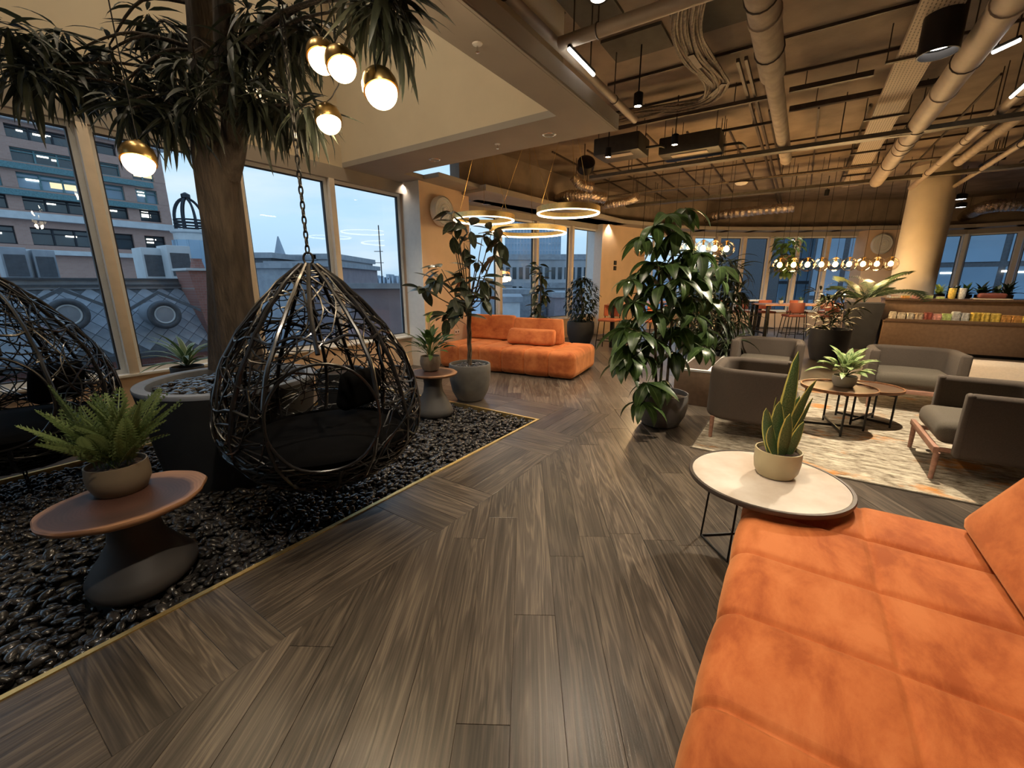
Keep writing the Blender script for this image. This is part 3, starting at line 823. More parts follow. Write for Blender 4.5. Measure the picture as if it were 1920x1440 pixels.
# --- round odds and ends
p = at_z(1097, 316, 3.6); t = thing('round_vent', 'black round vent hanging in front of the silver hose', 'vent', p)
g = G(); g.lathe([(.0, -.01), (.15, -.01), (.16, 0), (.16, .16), (.1, .2)], 24); g.obj('drum', 'drum_black', t, rot=(math.radians(60), 0, 0)); g = G(); g.cyl((0, .1, .05), (0, .1, HZ - 3.6), .01, 6); g.obj('hanger', 'strut_dark', t)
bl = cuv(1762, 82, 3.5)
t = thing('ceiling_drum', 'large black drum hanging from the slab beside the perforated tray', 'ceiling drum', W(bl[0], bl[1], 3.42))
g = G(); g.lathe([(.115, .06), (.13, 0), (.14, .0), (.14, HZ - 3.42), (.1, HZ - 3.42)], 32, cap0=False); g.obj('drum', 'drum_black', t)
g = G(); g.lathe([(.0, .075), (.11, .075)], 24, cap0=False); g.obj('added_lamp_face', 'lamp_white', t)  # lamp face put inside the drum to light the rug
DRUM = W(bl[0], bl[1], 3.42)
p = at_z(1390, 343, 3.6); t = thing('dish_sensor', 'small pale dish hanging on a dark cross bar in the middle of the ceiling', 'sensor', p)
g = G(); g.lathe([(.02, -.05), (.10, -.03), (.13, 0), (.03, .02)], 20); g.obj('dish', 'white_paint', t); g = G(); g.box((0, 0, .03), (.5, .03, .025), -.3); [g.cyl((x, -x * .3, .03), (x, -x * .3, HZ - 3.6), .005, 6) for x in (-.2, .2)]; g.obj('bracket', 'strut_dark', t)

# --- spotlights on the services
def spotlight(px, py, z, label, watt, tgt=None, big=1.0, ang=75):
    p = at_z(px, py, z)
    t = thing('spotlight', label, 'spotlight', p)
    g = G(); g.lathe([(.038 * big, .004), (.045 * big, 0), (.05 * big, .0), (.05 * big, .13), (.02, .15)], 20, cap0=False); g.obj('housing', 'black_metal', t)
    g = G(); g.lathe([(0, .006), (.040 * big, .006)], 20, cap0=False); g.obj('lens', 'lamp_warm', t)
    g = G(); g.cyl((0, 0, .14), (0, 0, HZ - z), .008, 8); g.obj('stem', 'black_metal', t)
    spot('spotlight_beam', p - Vector((0, 0, .012)), Vector(tgt) if tgt else (p.x, p.y, 0), watt, ang, .6)
    return t
spotlight(1196, 200, 3.42, 'small lit spotlight at the end of the grey soffit pipe', 130, ang=95)
spotlight(1265, 272, 3.42, 'lit spotlight in front of the wider air conditioning unit', 170, ang=110)
spotlight(1140, 295, 3.42, 'lit spotlight between the ring lamp canopies', 170, ang=110)
spotlight(1122, -2, 3.5, 'bright lamp cut by the top edge of the picture', 130, big=1.5, ang=95)
# --- glowing tubes
def strip(p0, p1, label):
    o = (p0 + p1) / 2; t = thing('strip_lamp', label, 'lamp', o); d = (p1 - p0) / 2
    g = G(); g.cyl(-d, d, .016, 10); g.obj('tube', 'lamp_white', t)
    g = G(); u_ = Vector((0, 0, .022)); g.tube([-d + u_, d + u_], .018, 8); g.obj('rail', 'black_metal', t)
    for s_ in (-.7, .7):
        g = G(); g.cyl(d * s_ + u_, (d * s_).xy.to_3d() + Vector((0, 0, HZ - o.z)), .006, 6); g.obj('hanger', 'strut_dark', t)
strip(at_z(1067, 92, 3.42), at_z(1113, 140, 3.42), 'slim glowing tube lamp hanging under the soffit pipe')
strip(at_z(1862, 98, 3.5), at_z(1912, 75, 3.5), 'bright white strip lamp at the upper right')
strip(at_z(1896, 182, 3.45), at_z(1930, 152, 3.45), 'slanting white strip lamp cut by the right edge')
for k, (px, py) in enumerate(((1801, 374), (1801, 389))):
    p = at_z(px, py, 3.35); t = thing('spotlight', ('upper', 'lower')[k] + ' of two white lamps hanging right beside the column', 'spotlight', p)
    g = G(); g.lathe([(.10, 0), (.11, .0), (.11, .10), (.05, .13)], 20, cap0=False); g.obj('housing', 'black_metal', t); g = G(); g.lathe([(0, .01), (.1, .01)], 20, cap0=False); g.obj('lens', 'lamp_white', t); g = G(); g.cyl((0, 0, .12), (0, 0, HZ - 3.35), .008, 6); g.obj('stem', 'black_metal', t)
# --- recessed downlights and sprinklers in the soffit
DL = [(*cuv(1030, 253, 3.15), 'right by the corner of the cream void'), (*cuv(815, 300, 3.15), 'halfway along the soffit behind the void'), (*cuv(755, 343, 3.15), 'above the end of the left windows')]
for u, v, lab in DL:
    t = U_thing('downlight', 'recessed chrome downlight ' + lab, 'downlight', u, v, 3.15)
    g = G(); g.lathe([(.062, .03), (.05, .006), (.062, -.004), (.075, -.004), (.08, 0)], 24, cap0=False, cap1=False); g.obj('bezel', 'chrome', t)
    g = G(); g.lathe([(0, .012), (.045, .012)], 20, cap0=False); g.obj('lens', 'lamp_warm', t)
    spot('downlight_beam', W(u, v, 3.135), W(u, v, 0), 100, 110, .7)
for k, (px, py, q) in enumerate(((912, 384, PIER1[1]), (1142, 421, 0))):
    p = at_z(px, py, 3.10); t = thing('downlight', 'recessed downlight in the soffit over the ' + ('first', 'last')[k] + ' far window', 'downlight', p)
    g = G(); g.lathe([(.05, .02), (.06, -.004), (.08, -.004), (.085, 0)], 20, cap0=False, cap1=False); g.obj('bezel', 'chrome', t)
    g = G(); g.lathe([(0, .004), (.05, .004)], 20, cap0=False); g.obj('lens', 'lamp_warm', t)
    spot('downlight_beam', p - Vector((0, 0, .02)), (p.x, p.y, 0), 100, 110, .7)
for px, py, lab in ((895, 82, 'on the strip of soffit beside the void'), (933, 270, 'between the two downlights of the soffit')):
    u, v = cuv(px, py, 3.15); t = U_thing('ceiling_sprinkler', 'white sprinkler head ' + lab, 'sprinkler', u, v, 3.15)
    g = G(); g.lathe([(.012, -.012), (.034, -.006), (.038, 0)], 20); g.obj('rose', 'white_paint', t)
    g = G(); g.cyl((0, 0, -.01), (0, 0, -.05), .007, 8); g.lathe([(.0, -.056), (.016, -.054), (.016, -.05)], 12); g.obj('nozzle', 'chrome', t)
# --- unseen lamps added high in the double-height void to light its walls
for k, (u, v) in enumerate(((-1.2, 1.2), (-1.2, 2.6), (-3.4, 1.2), (-3.4, 2.6))):
    t = U_thing('downlight', 'added recessed downlight in the high void ceiling, ' + ('front right', 'back right', 'front left', 'back left')[k], 'downlight', u, v, ZT)
    g = G(); g.lathe([(.05, .0), (.08, -.004), (.085, 0)], 20, cap0=False, cap1=False); g.obj('bezel', 'chrome', t); g = G(); g.lathe([(0, -.002), (.055, -.002)], 20, cap0=False); g.obj('lens', 'lamp_warm', t)
    spot('void_beam', W(u, v, ZT - .02), W(u, v, 0), 85, 130, .8, (1, .84, .62))
# ---- ceiling spotlights placed over the seating, the walkway and the far tables
def ceiling_spot(loc, tgt, label, watt, ang=80, r=.04, col=(1, .84, .64)):
    loc = Vector(loc); tgt = Vector(tgt); t = thing('spotlight', label, 'spotlight', loc)
    R = (tgt - loc).to_track_quat('-Z', 'Y').to_euler()
    g = G(); g.lathe([(.038, .004), (.045, 0), (.05, .0), (.05, .13), (.02, .15)], 20, cap0=False); g.obj('housing', 'black_metal', t, rot=R)
    g = G(); g.lathe([(0, .008), (.040, .008)], 20, cap0=False); g.obj('lens', 'lamp_warm', t, rot=R)
    g = G(); g.cyl((0, 0, .08), (0, 0, HZ - loc.z), .008, 8); g.obj('stem', 'black_metal', t)
    spot('spotlight_beam', loc + (tgt - loc).normalized() * .02, tgt, watt, ang, .55, col, r)
ceiling_spot((.30, 2.10, 3.55), (1.35, 1.95, .4), 'ceiling spotlight aimed at the marble table, above the picture', 190, 60)
ceiling_spot((.95, .95, 3.55), (1.5, .9, .4), 'added ceiling spotlight brightening the near sofa, above the picture', 72, 90)  # unseen lamp added to brighten the sofa
ceiling_spot((-.3, .9, 3.55), (-.2, 1.6, 0), 'added ceiling spotlight brightening the walkway, above the picture', 190, 105)  # unseen lamp added to lift the near floor
spot('drum_beam', DRUM + Vector((0, 0, .05)), W(1.25, -2.75, 0), 780, 100, .5, (1, .85, .64), .05)  # beam added at the drum mouth for the bright rug
ceiling_spot((7.8, 11.2, 3.6), (7.8, 11.6, 0), 'added ceiling spotlight brightening the left of the far dining table', 200, 110)  # this and the next lamp are added to brighten the dining end
ceiling_spot((10.2, 11.2, 3.6), (10.4, 12.0, 0), 'added ceiling spotlight brightening the right of the far dining table', 200, 110)
ceiling_spot(W(7.6, -4.9, 3.6), W(8.6, -4.9, .7), 'added ceiling spotlight aimed at the snack packets', 190, 60)  # added lamp for the packets and the bright foot of the column
ceiling_spot(W(6.8, -5.6, 3.6), W(6.6, -5.3, 0), 'ceiling spotlight over the pale rug', 300, 70)
# ================================================================== furniture materials
def velvet(name, a, b, c):
    m, t, bs, o = nodes(name)
    tc = t.nodes.new('ShaderNodeTexCoord'); mp = t.nodes.new('ShaderNodeMapping'); mp.inputs['Scale'].default_value = (2.6, 5.0, 3)
    mp.inputs['Rotation'].default_value = (0, 0, .5)
    t.links.new(tc.outputs['Object'], mp.inputs[0])
    nz = t.nodes.new('ShaderNodeTexNoise'); nz.inputs['Scale'].default_value = 1.1; nz.inputs['Detail'].default_value = 9; nz.inputs['Roughness'].default_value = .66; nz.inputs['Distortion'].default_value = .25
    t.links.new(mp.outputs[0], nz.inputs['Vector'])
    r = t.nodes.new('ShaderNodeValToRGB'); r.color_ramp.elements[0].position = .38; r.color_ramp.elements[0].color = (*a, 1); r.color_ramp.elements[1].position = .62; r.color_ramp.elements[1].color = (*c, 1)
    x = r.color_ramp.elements.new(.5); x.color = (*b, 1)
    t.links.new(nz.outputs['Fac'], r.inputs[0]); t.links.new(r.outputs[0], bs.inputs['Base Color'])
    bs.inputs['Roughness'].default_value = .75; bs.inputs['Specular IOR Level'].default_value = .2
    bs.inputs['Sheen Weight'].default_value = .5; bs.inputs['Sheen Roughness'].default_value = .45; bs.inputs['Sheen Tint'].default_value = (1, .55, .25, 1)
    n2 = t.nodes.new('ShaderNodeTexNoise'); n2.inputs['Scale'].default_value = 380; t.links.new(tc.outputs['Object'], n2.inputs['Vector'])
    bp = t.nodes.new('ShaderNodeBump'); bp.inputs['Strength'].default_value = .08; bp.inputs['Distance'].default_value = .003; t.links.new(n2.outputs['Fac'], bp.inputs['Height']); t.links.new(bp.outputs[0], bs.inputs['Normal'])
velvet('orange_velvet', (.34, .080, .021), (.475, .132, .037), (.565, .178, .056))
mat('taupe_fabric', (.078, .058, .043), .9, var=.12, scale=160, bump=.1, bscale=400, sheen=.25)
mat('seat_fabric', (.105, .086, .062), .9, var=.14, scale=160, bump=.1, bscale=400, sheen=.25)
mat('pink_wood', (.36, .19, .13), .5, var=.2, scale=6, stretch=(1, 8, 8))
mat('walnut', (.26, .115, .05), .45, var=.3, scale=4, stretch=(1, 10, 4), coat=.1)
mat('walnut_dark', (.11, .066, .042), .4, var=.25, scale=4, stretch=(1, 10, 4))
mat('planter_black', (.012, .013, .015), .55, var=.2, scale=6)
mat('rim_sky_tint', (.19, .21, .25), .6, var=.08)  # sky reflection on the rim put into its blue-grey colour
mat('planter_charcoal', (.030, .032, .036), .6, var=.15, scale=6)
mat('pot_grey', (.115, .108, .098), .7, var=.15, scale=8, bump=.08)
mat('pot_steel', (.115, .108, .102), .55, var=.15, scale=10, bump=.06)
mat('pot_taupe', (.155, .118, .085), .65, var=.18, scale=14, bump=.1)
mat('pot_brown', (.19, .15, .10), .5, var=.06, scale=10)
mat('pot_olive', (.42, .35, .20), .45, var=.05, scale=10)
mat('pot_white', (.55, .52, .45), .35, var=.05)
mat('soil', (.055, .033, .02), .95, var=.5, scale=60, bump=.8, bscale=90)
mat('mushroom_base', (.048, .045, .044), .6, var=.15, scale=5)
mat('pebble_black', (.024, .022, .021), .24, var=.35, scale=9, rand=.5, coat=.35)
mat('pebble_dull', (.05, .045, .042), .4, var=.35, scale=14)
mat('cushion_black', (.003, .003, .0035), .95, var=.2, spec=.08)
mat('weave_black', (.008, .0075, .008), .3, var=.3, scale=30, coat=.2)
mat('marble', (.50, .40, .31), .3, var=.1, scale=3.2, col2=(.74, .70, .63), coat=.3, detail=9)
mat('table_rim', (.07, .055, .045), .45, .3)
mat('rust_leather', (.42, .115, .05), .6, var=.15, scale=10)
mat('burgundy', (.17, .045, .03), .6, var=.15, scale=10)
mat('counter_wood', (.17, .105, .062), .55, var=.12, scale=3, stretch=(1, 6, 6))
mat('plinth_pale', (.62, .53, .42), .9, var=.1, scale=30, bump=.2, bscale=200)
# live-edge slab: pale sapwood rim, dark heart, growth rings
def slab_mat(name, r0, asp):
    m, t, b, o = nodes(name)
    tc = t.nodes.new('ShaderNodeTexCoord'); nz = t.nodes.new('ShaderNodeTexNoise'); nz.inputs['Scale'].default_value = 6; t.links.new(tc.outputs['Object'], nz.inputs['Vector'])
    mx = t.nodes.new('ShaderNodeVectorMath'); mx.operation = 'MULTIPLY_ADD'; mx.inputs[1].default_value = (.05, .05, 0); t.links.new(nz.outputs['Color'], mx.inputs[0]); t.links.new(tc.outputs['Object'], mx.inputs[2])
    fl = t.nodes.new('ShaderNodeVectorMath'); fl.operation = 'MULTIPLY'; fl.inputs[1].default_value = (1, asp, 0); t.links.new(mx.outputs[0], fl.inputs[0])
    ln = t.nodes.new('ShaderNodeVectorMath'); ln.operation = 'LENGTH'; t.links.new(fl.outputs[0], ln.inputs[0])
    k = t.nodes.new('ShaderNodeMath'); k.operation = 'DIVIDE'; k.inputs[1].default_value = r0; t.links.new(ln.outputs['Value'], k.inputs[0])
    r = t.nodes.new('ShaderNodeValToRGB'); e = r.color_ramp.elements
    e[0].position = 0; e[0].color = (.060, .028, .020, 1); e[1].position = 1.0; e[1].color = (.36, .19, .095, 1)
    for p, c in ((.35, (.078, .036, .026, 1)), (.62, (.050, .026, .020, 1)), (.82, (.065, .032, .024, 1)), (.89, (.28, .145, .08, 1))):
        x = e.new(p); x.color = c
    t.links.new(k.outputs[0], r.inputs[0])
    s1 = t.nodes.new('ShaderNodeMath'); s1.operation = 'MULTIPLY'; s1.inputs[1].default_value = 130; t.links.new(k.outputs[0], s1.inputs[0])
    s2 = t.nodes.new('ShaderNodeMath'); s2.operation = 'SINE'; t.links.new(s1.outputs[0], s2.inputs[0])
    q = t.nodes.new('ShaderNodeMapRange'); q.inputs['From Min'].default_value = -1; q.inputs['To Min'].default_value = .86; q.inputs['To Max'].default_value = 1.1; t.links.new(s2.outputs[0], q.inputs['Value'])
    hs = t.nodes.new('ShaderNodeHueSaturation'); t.links.new(q.outputs[0], hs.inputs['Value']); t.links.new(r.outputs[0], hs.inputs['Color']); t.links.new(hs.outputs[0], b.inputs['Base Color'])
    b.inputs['Roughness'].default_value = .42
slab_mat('slab_walnut', .335, .335 / .285); slab_mat('slab_walnut_small', .285, .285 / .27)
# rug: beige ground, worn rust patches
m_, t_, b_, o_ = nodes('rug_pile')
tc_ = t_.nodes.new('ShaderNodeTexCoord'); mp_ = t_.nodes.new('ShaderNodeMapping'); mp_.inputs['Scale'].default_value = (5, 1.6, 1); t_.links.new(tc_.outputs['Object'], mp_.inputs[0])
n1 = t_.nodes.new('ShaderNodeTexNoise'); n1.inputs['Scale'].default_value = 4; n1.inputs['Detail'].default_value = 9; n1.inputs['Roughness'].default_value = .75; t_.links.new(mp_.outputs[0], n1.inputs['Vector'])
r1 = t_.nodes.new('ShaderNodeValToRGB'); r1.color_ramp.elements[0].position = .36; r1.color_ramp.elements[0].color = (.10, .072, .045, 1); r1.color_ramp.elements[1].position = .62; r1.color_ramp.elements[1].color = (.60, .53, .41, 1)
t_.links.new(n1.outputs['Fac'], r1.inputs[0])
mp2 = t_.nodes.new('ShaderNodeMapping'); mp2.inputs['Scale'].default_value = (1.5, .9, 1); mp2.inputs['Location'].default_value = (.35, 1.3, 0); t_.links.new(tc_.outputs['Object'], mp2.inputs[0])
n2 = t_.nodes.new('ShaderNodeTexNoise'); n2.inputs['Scale'].default_value = 1.7; n2.inputs['Detail'].default_value = 6; n2.inputs['Roughness'].default_value = .65; t_.links.new(mp2.outputs[0], n2.inputs['Vector'])
r2 = t_.nodes.new('ShaderNodeValToRGB'); r2.color_ramp.elements[0].position = .55; r2.color_ramp.elements[0].color = (0, 0, 0, 1); r2.color_ramp.elements[1].position = .64; r2.color_ramp.elements[1].color = (.8, .8, .8, 1); t_.links.new(n2.outputs['Fac'], r2.inputs[0])
mx_ = t_.nodes.new('ShaderNodeMixRGB'); mx_.inputs[2].default_value = (.52, .20, .03, 1); t_.links.new(r2.outputs[0], mx_.inputs[0]); t_.links.new(r1.outputs[0], mx_.inputs[1])
t_.links.new(mx_.outputs[0], b_.inputs['Base Color']); b_.inputs['Roughness'].default_value = .95; b_.inputs['Specular IOR Level'].default_value = .1
n3 = t_.nodes.new('ShaderNodeTexNoise'); n3.inputs['Scale'].default_value = 220; t_.links.new(tc_.outputs['Object'], n3.inputs['Vector']); bp_ = t_.nodes.new('ShaderNodeBump'); bp_.inputs['Strength'].default_value = .35; bp_.inputs['Distance'].default_value = .004; t_.links.new(n3.outputs['Fac'], bp_.inputs['Height']); t_.links.new(bp_.outputs[0], b_.inputs['Normal'])

# ================================================================== sofas
def groove(d, w=.015): return math.exp(-(d / w) ** 2)
def quilt(xs, ys, dep=.022, bulge=.010):
    """seams at local x in xs and local y in ys, pillowed in between"""
    def f(p, n):
        g_ = max([groove(p.x - x) for x in xs] + [0])
        if n.z > .3: g_ = max([g_] + [.6 * groove(p.y - y) for y in ys])
        dm = min([abs(p.x - x) for x in xs] + [9])
        return bulge * min(1, dm / .12) ** .5 - dep * .75 * g_ + .003 * math.sin(p.x * 7 + p.y * 5)
    return f
def grid_list(): pass
# near sofa: local x = u, y = v
SU0, SU1, SV0, SV1 = -3.75, -1.36, -3.5, -2.17
cx, cy = (SU0 + SU1) / 2, (SV0 + SV1) / 2
t = thing('sofa', 'large orange velvet sofa with quilted seat filling the lower right corner', 'sofa', W(cx, cy, 0), RU)
xs = [x - cx for x in (-1.72, -2.09, -2.48, -2.87, -3.26)]
g = G(); g.rbox((0, 0, .225), (SU1 - SU0, SV1 - SV0, .41), .075, (90, 50, 10), quilt(xs, [-2.64 - cy]), ex=xs, ey=[-2.64 - cy])
g.obj('seat', 'orange_velvet', t, ang=80)
g = G()
for sx in (-1, 1):
    for sy in (-1, 1): pass
g.b2((-1.05, -.55, 0), (1.05, .55, .03)); g.obj('plinth', 'black_metal', t, smooth=False)
def wedge(g, x0, x1, prof, r=.03, n=24):
    """cushion with a constant side profile (y, z) swept along x, rounded ends"""
    k = len(prof); cyy = sum(p[0] for p in prof) / k; czz = sum(p[1] for p in prof) / k
    xs_ = [x0, x0 + r * .3, x0 + r] + [x0 + r + (x1 - x0 - 2 * r) * i / n for i in range(1, n)] + [x1 - r, x1 - r * .3, x1]
    V = []; F = []
    for x in xs_:
        e_ = min(x - x0, x1 - x); sc = 1 if e_ >= r else 1 - (r / .35) * (1 - math.sqrt(max(0, 1 - (1 - e_ / r) ** 2)))
        for y, z in prof: V.append((x, cyy + (y - cyy) * sc, czz + (z - czz) * sc))
    for i in range(len(xs_) - 1):
        for j in range(k): F.append((i * k + j, i * k + (j + 1) % k, (i + 1) * k + (j + 1) % k, (i + 1) * k + j))
    F.append(tuple(range(k - 1, -1, -1))); F.append(tuple((len(xs_) - 1) * k + j for j in range(k)))
    g.add(V, F)
def round_prof(pts, r, n=4):
    """polygon corners (counter-clockwise) rounded by r"""
    out = []; m = len(pts)
    for i in range(m):
        p = Vector(pts[i]); a = (Vector(pts[i - 1]) - p).normalized(); b = (Vector(pts[(i + 1) % m]) - p).normalized()
        ang = a.angle(b); d = min(r / math.tan(ang / 2), .45 * (Vector(pts[i - 1]) - p).length, .45 * (Vector(pts[(i + 1) % m]) - p).length)
        s_, e_ = p + a * d, p + b * d
        for k in range(n + 1):
            q = k / n; out.append(tuple((1 - q) ** 2 * s_ + 2 * q * (1 - q) * p + q * q * e_))
    return out
# wedge backrest (section in y, z), front face towards +y
bp_pts = [(-2.965 - cy, .455), (-3.16 - cy, .80), (-3.22 - cy, .80), (-3.40 - cy, .455)]
g = G(); wedge(g, SU0 + .05 - cx, -1.40 - cx, round_prof(bp_pts, .035), .05); g.obj('backrest', 'orange_velvet', t, ang=60)

# far sofa
ax = math.radians(-26.5)
t = thing('sofa', 'orange velvet chaise sofa on the dark floor below the ring lamps', 'sofa', (.95, 6.38, 0), ax)
g = G(); g.rbox((-1.27, .62, .225), (2.54, 1.24, .41), .09, (60, 30, 8), quilt([-.42 + 1.27, -.85 + 1.27, -1.27 + 1.27, -1.7 + 1.27, -2.12 + 1.27], []), ex=[-.42 + 1.27, -.85 + 1.27, 0, -1.7 + 1.27, -2.12 + 1.27])
g.obj('seat', 'orange_velvet', t, ang=80)
g = G(); g.b2((-2.4, .12, 0), (-.14, 1.12, .03)); g.obj('plinth', 'black_metal', t, smooth=False)
g = G(); wedge(g, -2.5, -1.5, round_prof([(.86, .445), (1.0, .90), (1.08, .90), (1.2, .445)], .04), .05); g.obj('backrest', 'orange_velvet', t, ang=60)
g = G(); wedge(g, -1.42, -.50, round_prof([(.70, .445), (.84, .88), (.90, .88), (1.02, .445)], .03), .03); g.obj('backrest', 'orange_velvet', t, ang=60)
g = G(); wedge(g, -1.40, -.56, round_prof([(.44, .445), (.56, .70), (.72, .72), (.70, .445)], .06), .05); o = g.obj('bolster', 'orange_velvet', t, ang=60)

# ================================================================== armchairs (local: faces -y, x across)
def armchair(label, loc, rz, m='taupe_fabric'):
    t = thing('armchair', label, 'armchair', loc, rz, 'armchairs round the coffee tables')
    w, d, th = .88, .78, .10
    path = []; R = .17; hx = w / 2 - th / 2; yb = d / 2 - th / 2; yf = -d / 2 + .14
    path.append((-hx, yf))
    for k in range(3): path.append((-hx, yf + (yb - R - yf) * (k + 1) / 3))
    for k in range(1, 9):
        a = PI - (PI / 2) * k / 8; path.append((-hx + R + R * math.cos(a), yb - R + R * math.sin(a)))
    for k in range(1, 5): path.append((-hx + R + (2 * hx - 2 * R) * k / 4, yb))
    for k in range(1, 9):
        a = PI / 2 - (PI / 2) * k / 8; path.append((hx - R + R * math.cos(a), yb - R + R * math.sin(a)))
    for k in range(3): path.append((hx, yb - R + (yf - yb + R) * (k + 1) / 3))
    sec = rrect(th, .50, .045, 5, (0, .45))
    # rounded arm fronts: shrink the section at both ends
    g = G(); g.sweep(path, sec)
    g.obj('wrap_back', m, t, ang=50)
    for s_ in (-1, 1):
        g = G(); g.rbox((s_ * hx, yf - .005, .45), (th - .004, .05, .496), .024, (2, 2, 6)); g.obj('arm_end', m, t, ang=80)
    g = G(); g.rbox((0, -.045, .355), (w - 2 * th + .01, d - th - .03, .17), .07, (14, 14, 4), lambda p, n: .012 * max(0, n.z) * (1 - (p.x / .36) ** 2)); g.obj('seat', 'seat_fabric', t, ang=80)
    g = G()
    g.b2((-w / 2 + .03, -d / 2 - .0, .215), (w / 2 - .03, -d / 2 + .035, .265), .006); o = g.obj('front_rail', 'pink_wood', t)
    for s_ in (-1, 1):
        g = G(); g.b2((s_ * (w / 2 - .13) - .016, -d / 2 + .036, .205), (s_ * (w / 2 - .13) + .016, d / 2 - .10, .238), .005); g.obj('side_rail', 'pink_wood', t)
    for sx in (-1, 1):
        for sy, y in ((0, -d / 2 + .03), (1, d / 2 - .08)):
            g = G(); g.cyl((sx * (w / 2 - .055), y, 0), (sx * (w / 2 - .05), y, .215), .016, 12, .021); g.obj('leg', 'pink_wood', t)
    return t
RUGZ = .0125 
# rotation: local -y must point to the facing direction
armchair('taupe wrap-around armchair beside the big potted plant, its side towards the viewer', W(.85, -2.02, RUGZ + .001), RU + PI * 0 )      # faces -v
armchair('dark armchair at the right edge showing its pink wood legs, turned to the windows', W(.82, -3.66, RUGZ + .001), RU + PI)             # faces +v
armchair('taupe armchair behind the snake plant, its seat facing the viewer', W(3.08, -1.98, RUGZ + .001), RU - PI / 2)                        # faces -u
armchair('dark armchair in front of the snack counter with a bright cushioned seat', W(3.02, -3.52, RUGZ + .001), RU - PI / 2)

# ================================================================== rugs
def rug(name, u0, u1, v0, v1, z, label, m):
    g = G(); a, b = u1 - u0, v1 - v0; n = 24
    V = []; F = []
    g.b2((-a / 2, -b / 2, 0), (a / 2, b / 2, z), .004)
    t = thing(name, label, 'rug', W((u0 + u1) / 2, (v0 + v1) / 2, 0), RU)
    g.obj('pile', m, t)
    g = G(); e_ = .012
    for lo, hi in (((-a / 2 - e_, -b / 2 - e_), (a / 2 + e_, -b / 2)), ((-a / 2 - e_, b / 2), (a / 2 + e_, b / 2 + e_)), ((-a / 2 - e_, -b / 2), (-a / 2, b / 2)), ((a / 2, -b / 2), (a / 2 + e_, b / 2))):
        g.b2((*lo, 0), (*hi, z * .8))
    g.obj('binding', 'seat_fabric', t, smooth=False)
rug('rug', .09, 4.0, -4.9, -1.615, .012, 'beige and rust patterned rug under the armchairs', 'rug_pile')
rug('rug', 5.2, 8.1, -6.0, -4.55, .012, 'pale plain rug in front of the snack counter', 'plinth_pale')

# ================================================================== tables
def lin(a, b, t): return a + (b - a) * t
# round marble side table beside the near sofa
TX, TY, TZ = 1.335, 2.02, .505
t = thing('side_table', 'round pale marble side table with dark rim and thin wire legs', 'side table', (TX, TY, 0), 0)
g = G(); g.lathe([(.0, TZ - .004), (.355, TZ - .004), (.362, TZ), (.0, TZ)], 64, cap0=False, cap1=False); g.lathe([(0, TZ), (.36, TZ)], 64, cap0=False)
g = G(); g.lathe([(.30, TZ - .014), (.358, TZ - .014), (.3585, TZ - .002), (.355, TZ + .0015), (.0, TZ + .0015)], 64, cap1=False); g.obj('tabletop', 'marble', t, ang=30)
g = G(); g.lathe([(.345, TZ - .022), (.372, TZ - .020), (.376, TZ - .008), (.373, TZ + .003), (.3588, TZ + .003), (.3588, TZ - .013), (.345, TZ - .016)], 64, cap0=False, cap1=False); g.obj('rim', 'table_rim', t)
la, lb = W(-1.37, -1.955, 0).xy - Vector((TX, TY)), W(-1.56, -2.125, 0).xy - Vector((TX, TY))
lc = W(-1.16, -2.22).xy - Vector((TX, TY))
for k, q in enumerate((la, lb, lc)):
    g = G(); d_ = Vector((q.x * .9, q.y * .9)); g.tube([(d_.x, d_.y, TZ - .022), (q.x, q.y, .008)], .0055, 8); g.obj('leg', 'black_metal', t)
g = G(); g.tube([(la.x, la.y, .0075), (lb.x, lb.y, .0075)], .0065, 8); g.obj('foot_rail', 'black_metal', t)
g = G(); g.tube([(la.x, la.y, .0075), (lc.x, lc.y, .0075)], .0065, 8); g.obj('foot_rail', 'black_metal', t)
# pair of tray coffee tables
def coffee(x, y, z, r, label, a0):
    t = thing('coffee_table', label, 'coffee table', (x, y, RUGZ), 0, 'coffee tables on the rug'); z -= RUGZ
    g = G(); g.lathe([(r - .012, z - .018), (r - .012, z - .014)], 48); g.obj('tray', 'walnut_dark', t)
    g = G(); g.lathe([(r - .0115, z - .03), (r, z - .03), (r + .002, z), (r - .0115, z)], 48, cap0=False, cap1=False)
    g.add([], []); g.lathe([(r - .0115, z), (r - .0115, z - .03)], 48, cap0=False, cap1=False); g.obj('rim', 'walnut', t)
    for k in range(4):
        a = a0 + PI / 2 * k; c_, s_ = math.cos(a) * (r - .05), math.sin(a) * (r - .05)
        g = G(); g.box((c_, s_, (z - .03) / 2), (.016, .016, z - .03), a); g.obj('leg', 'black_metal', t, smooth=False)
    for k in range(2):
        a = a0 + PI / 2 * k
        for zz, dz in ((z - .045, 0), (.05, 0)):
            g = G(); g.box((0, 0, zz - .013 * k), (2 * (r - .05) - .016, .014, .024), a); g.obj('cross_bar', 'black_metal', t, smooth=False)
    return t
coffee(3.36, 4.18, .47, .325, 'round wooden tray table carrying the pale-leaved plant', 1.2)
coffee(3.86, 4.40, .415, .30, 'lower round tray table behind the plant table', .5)
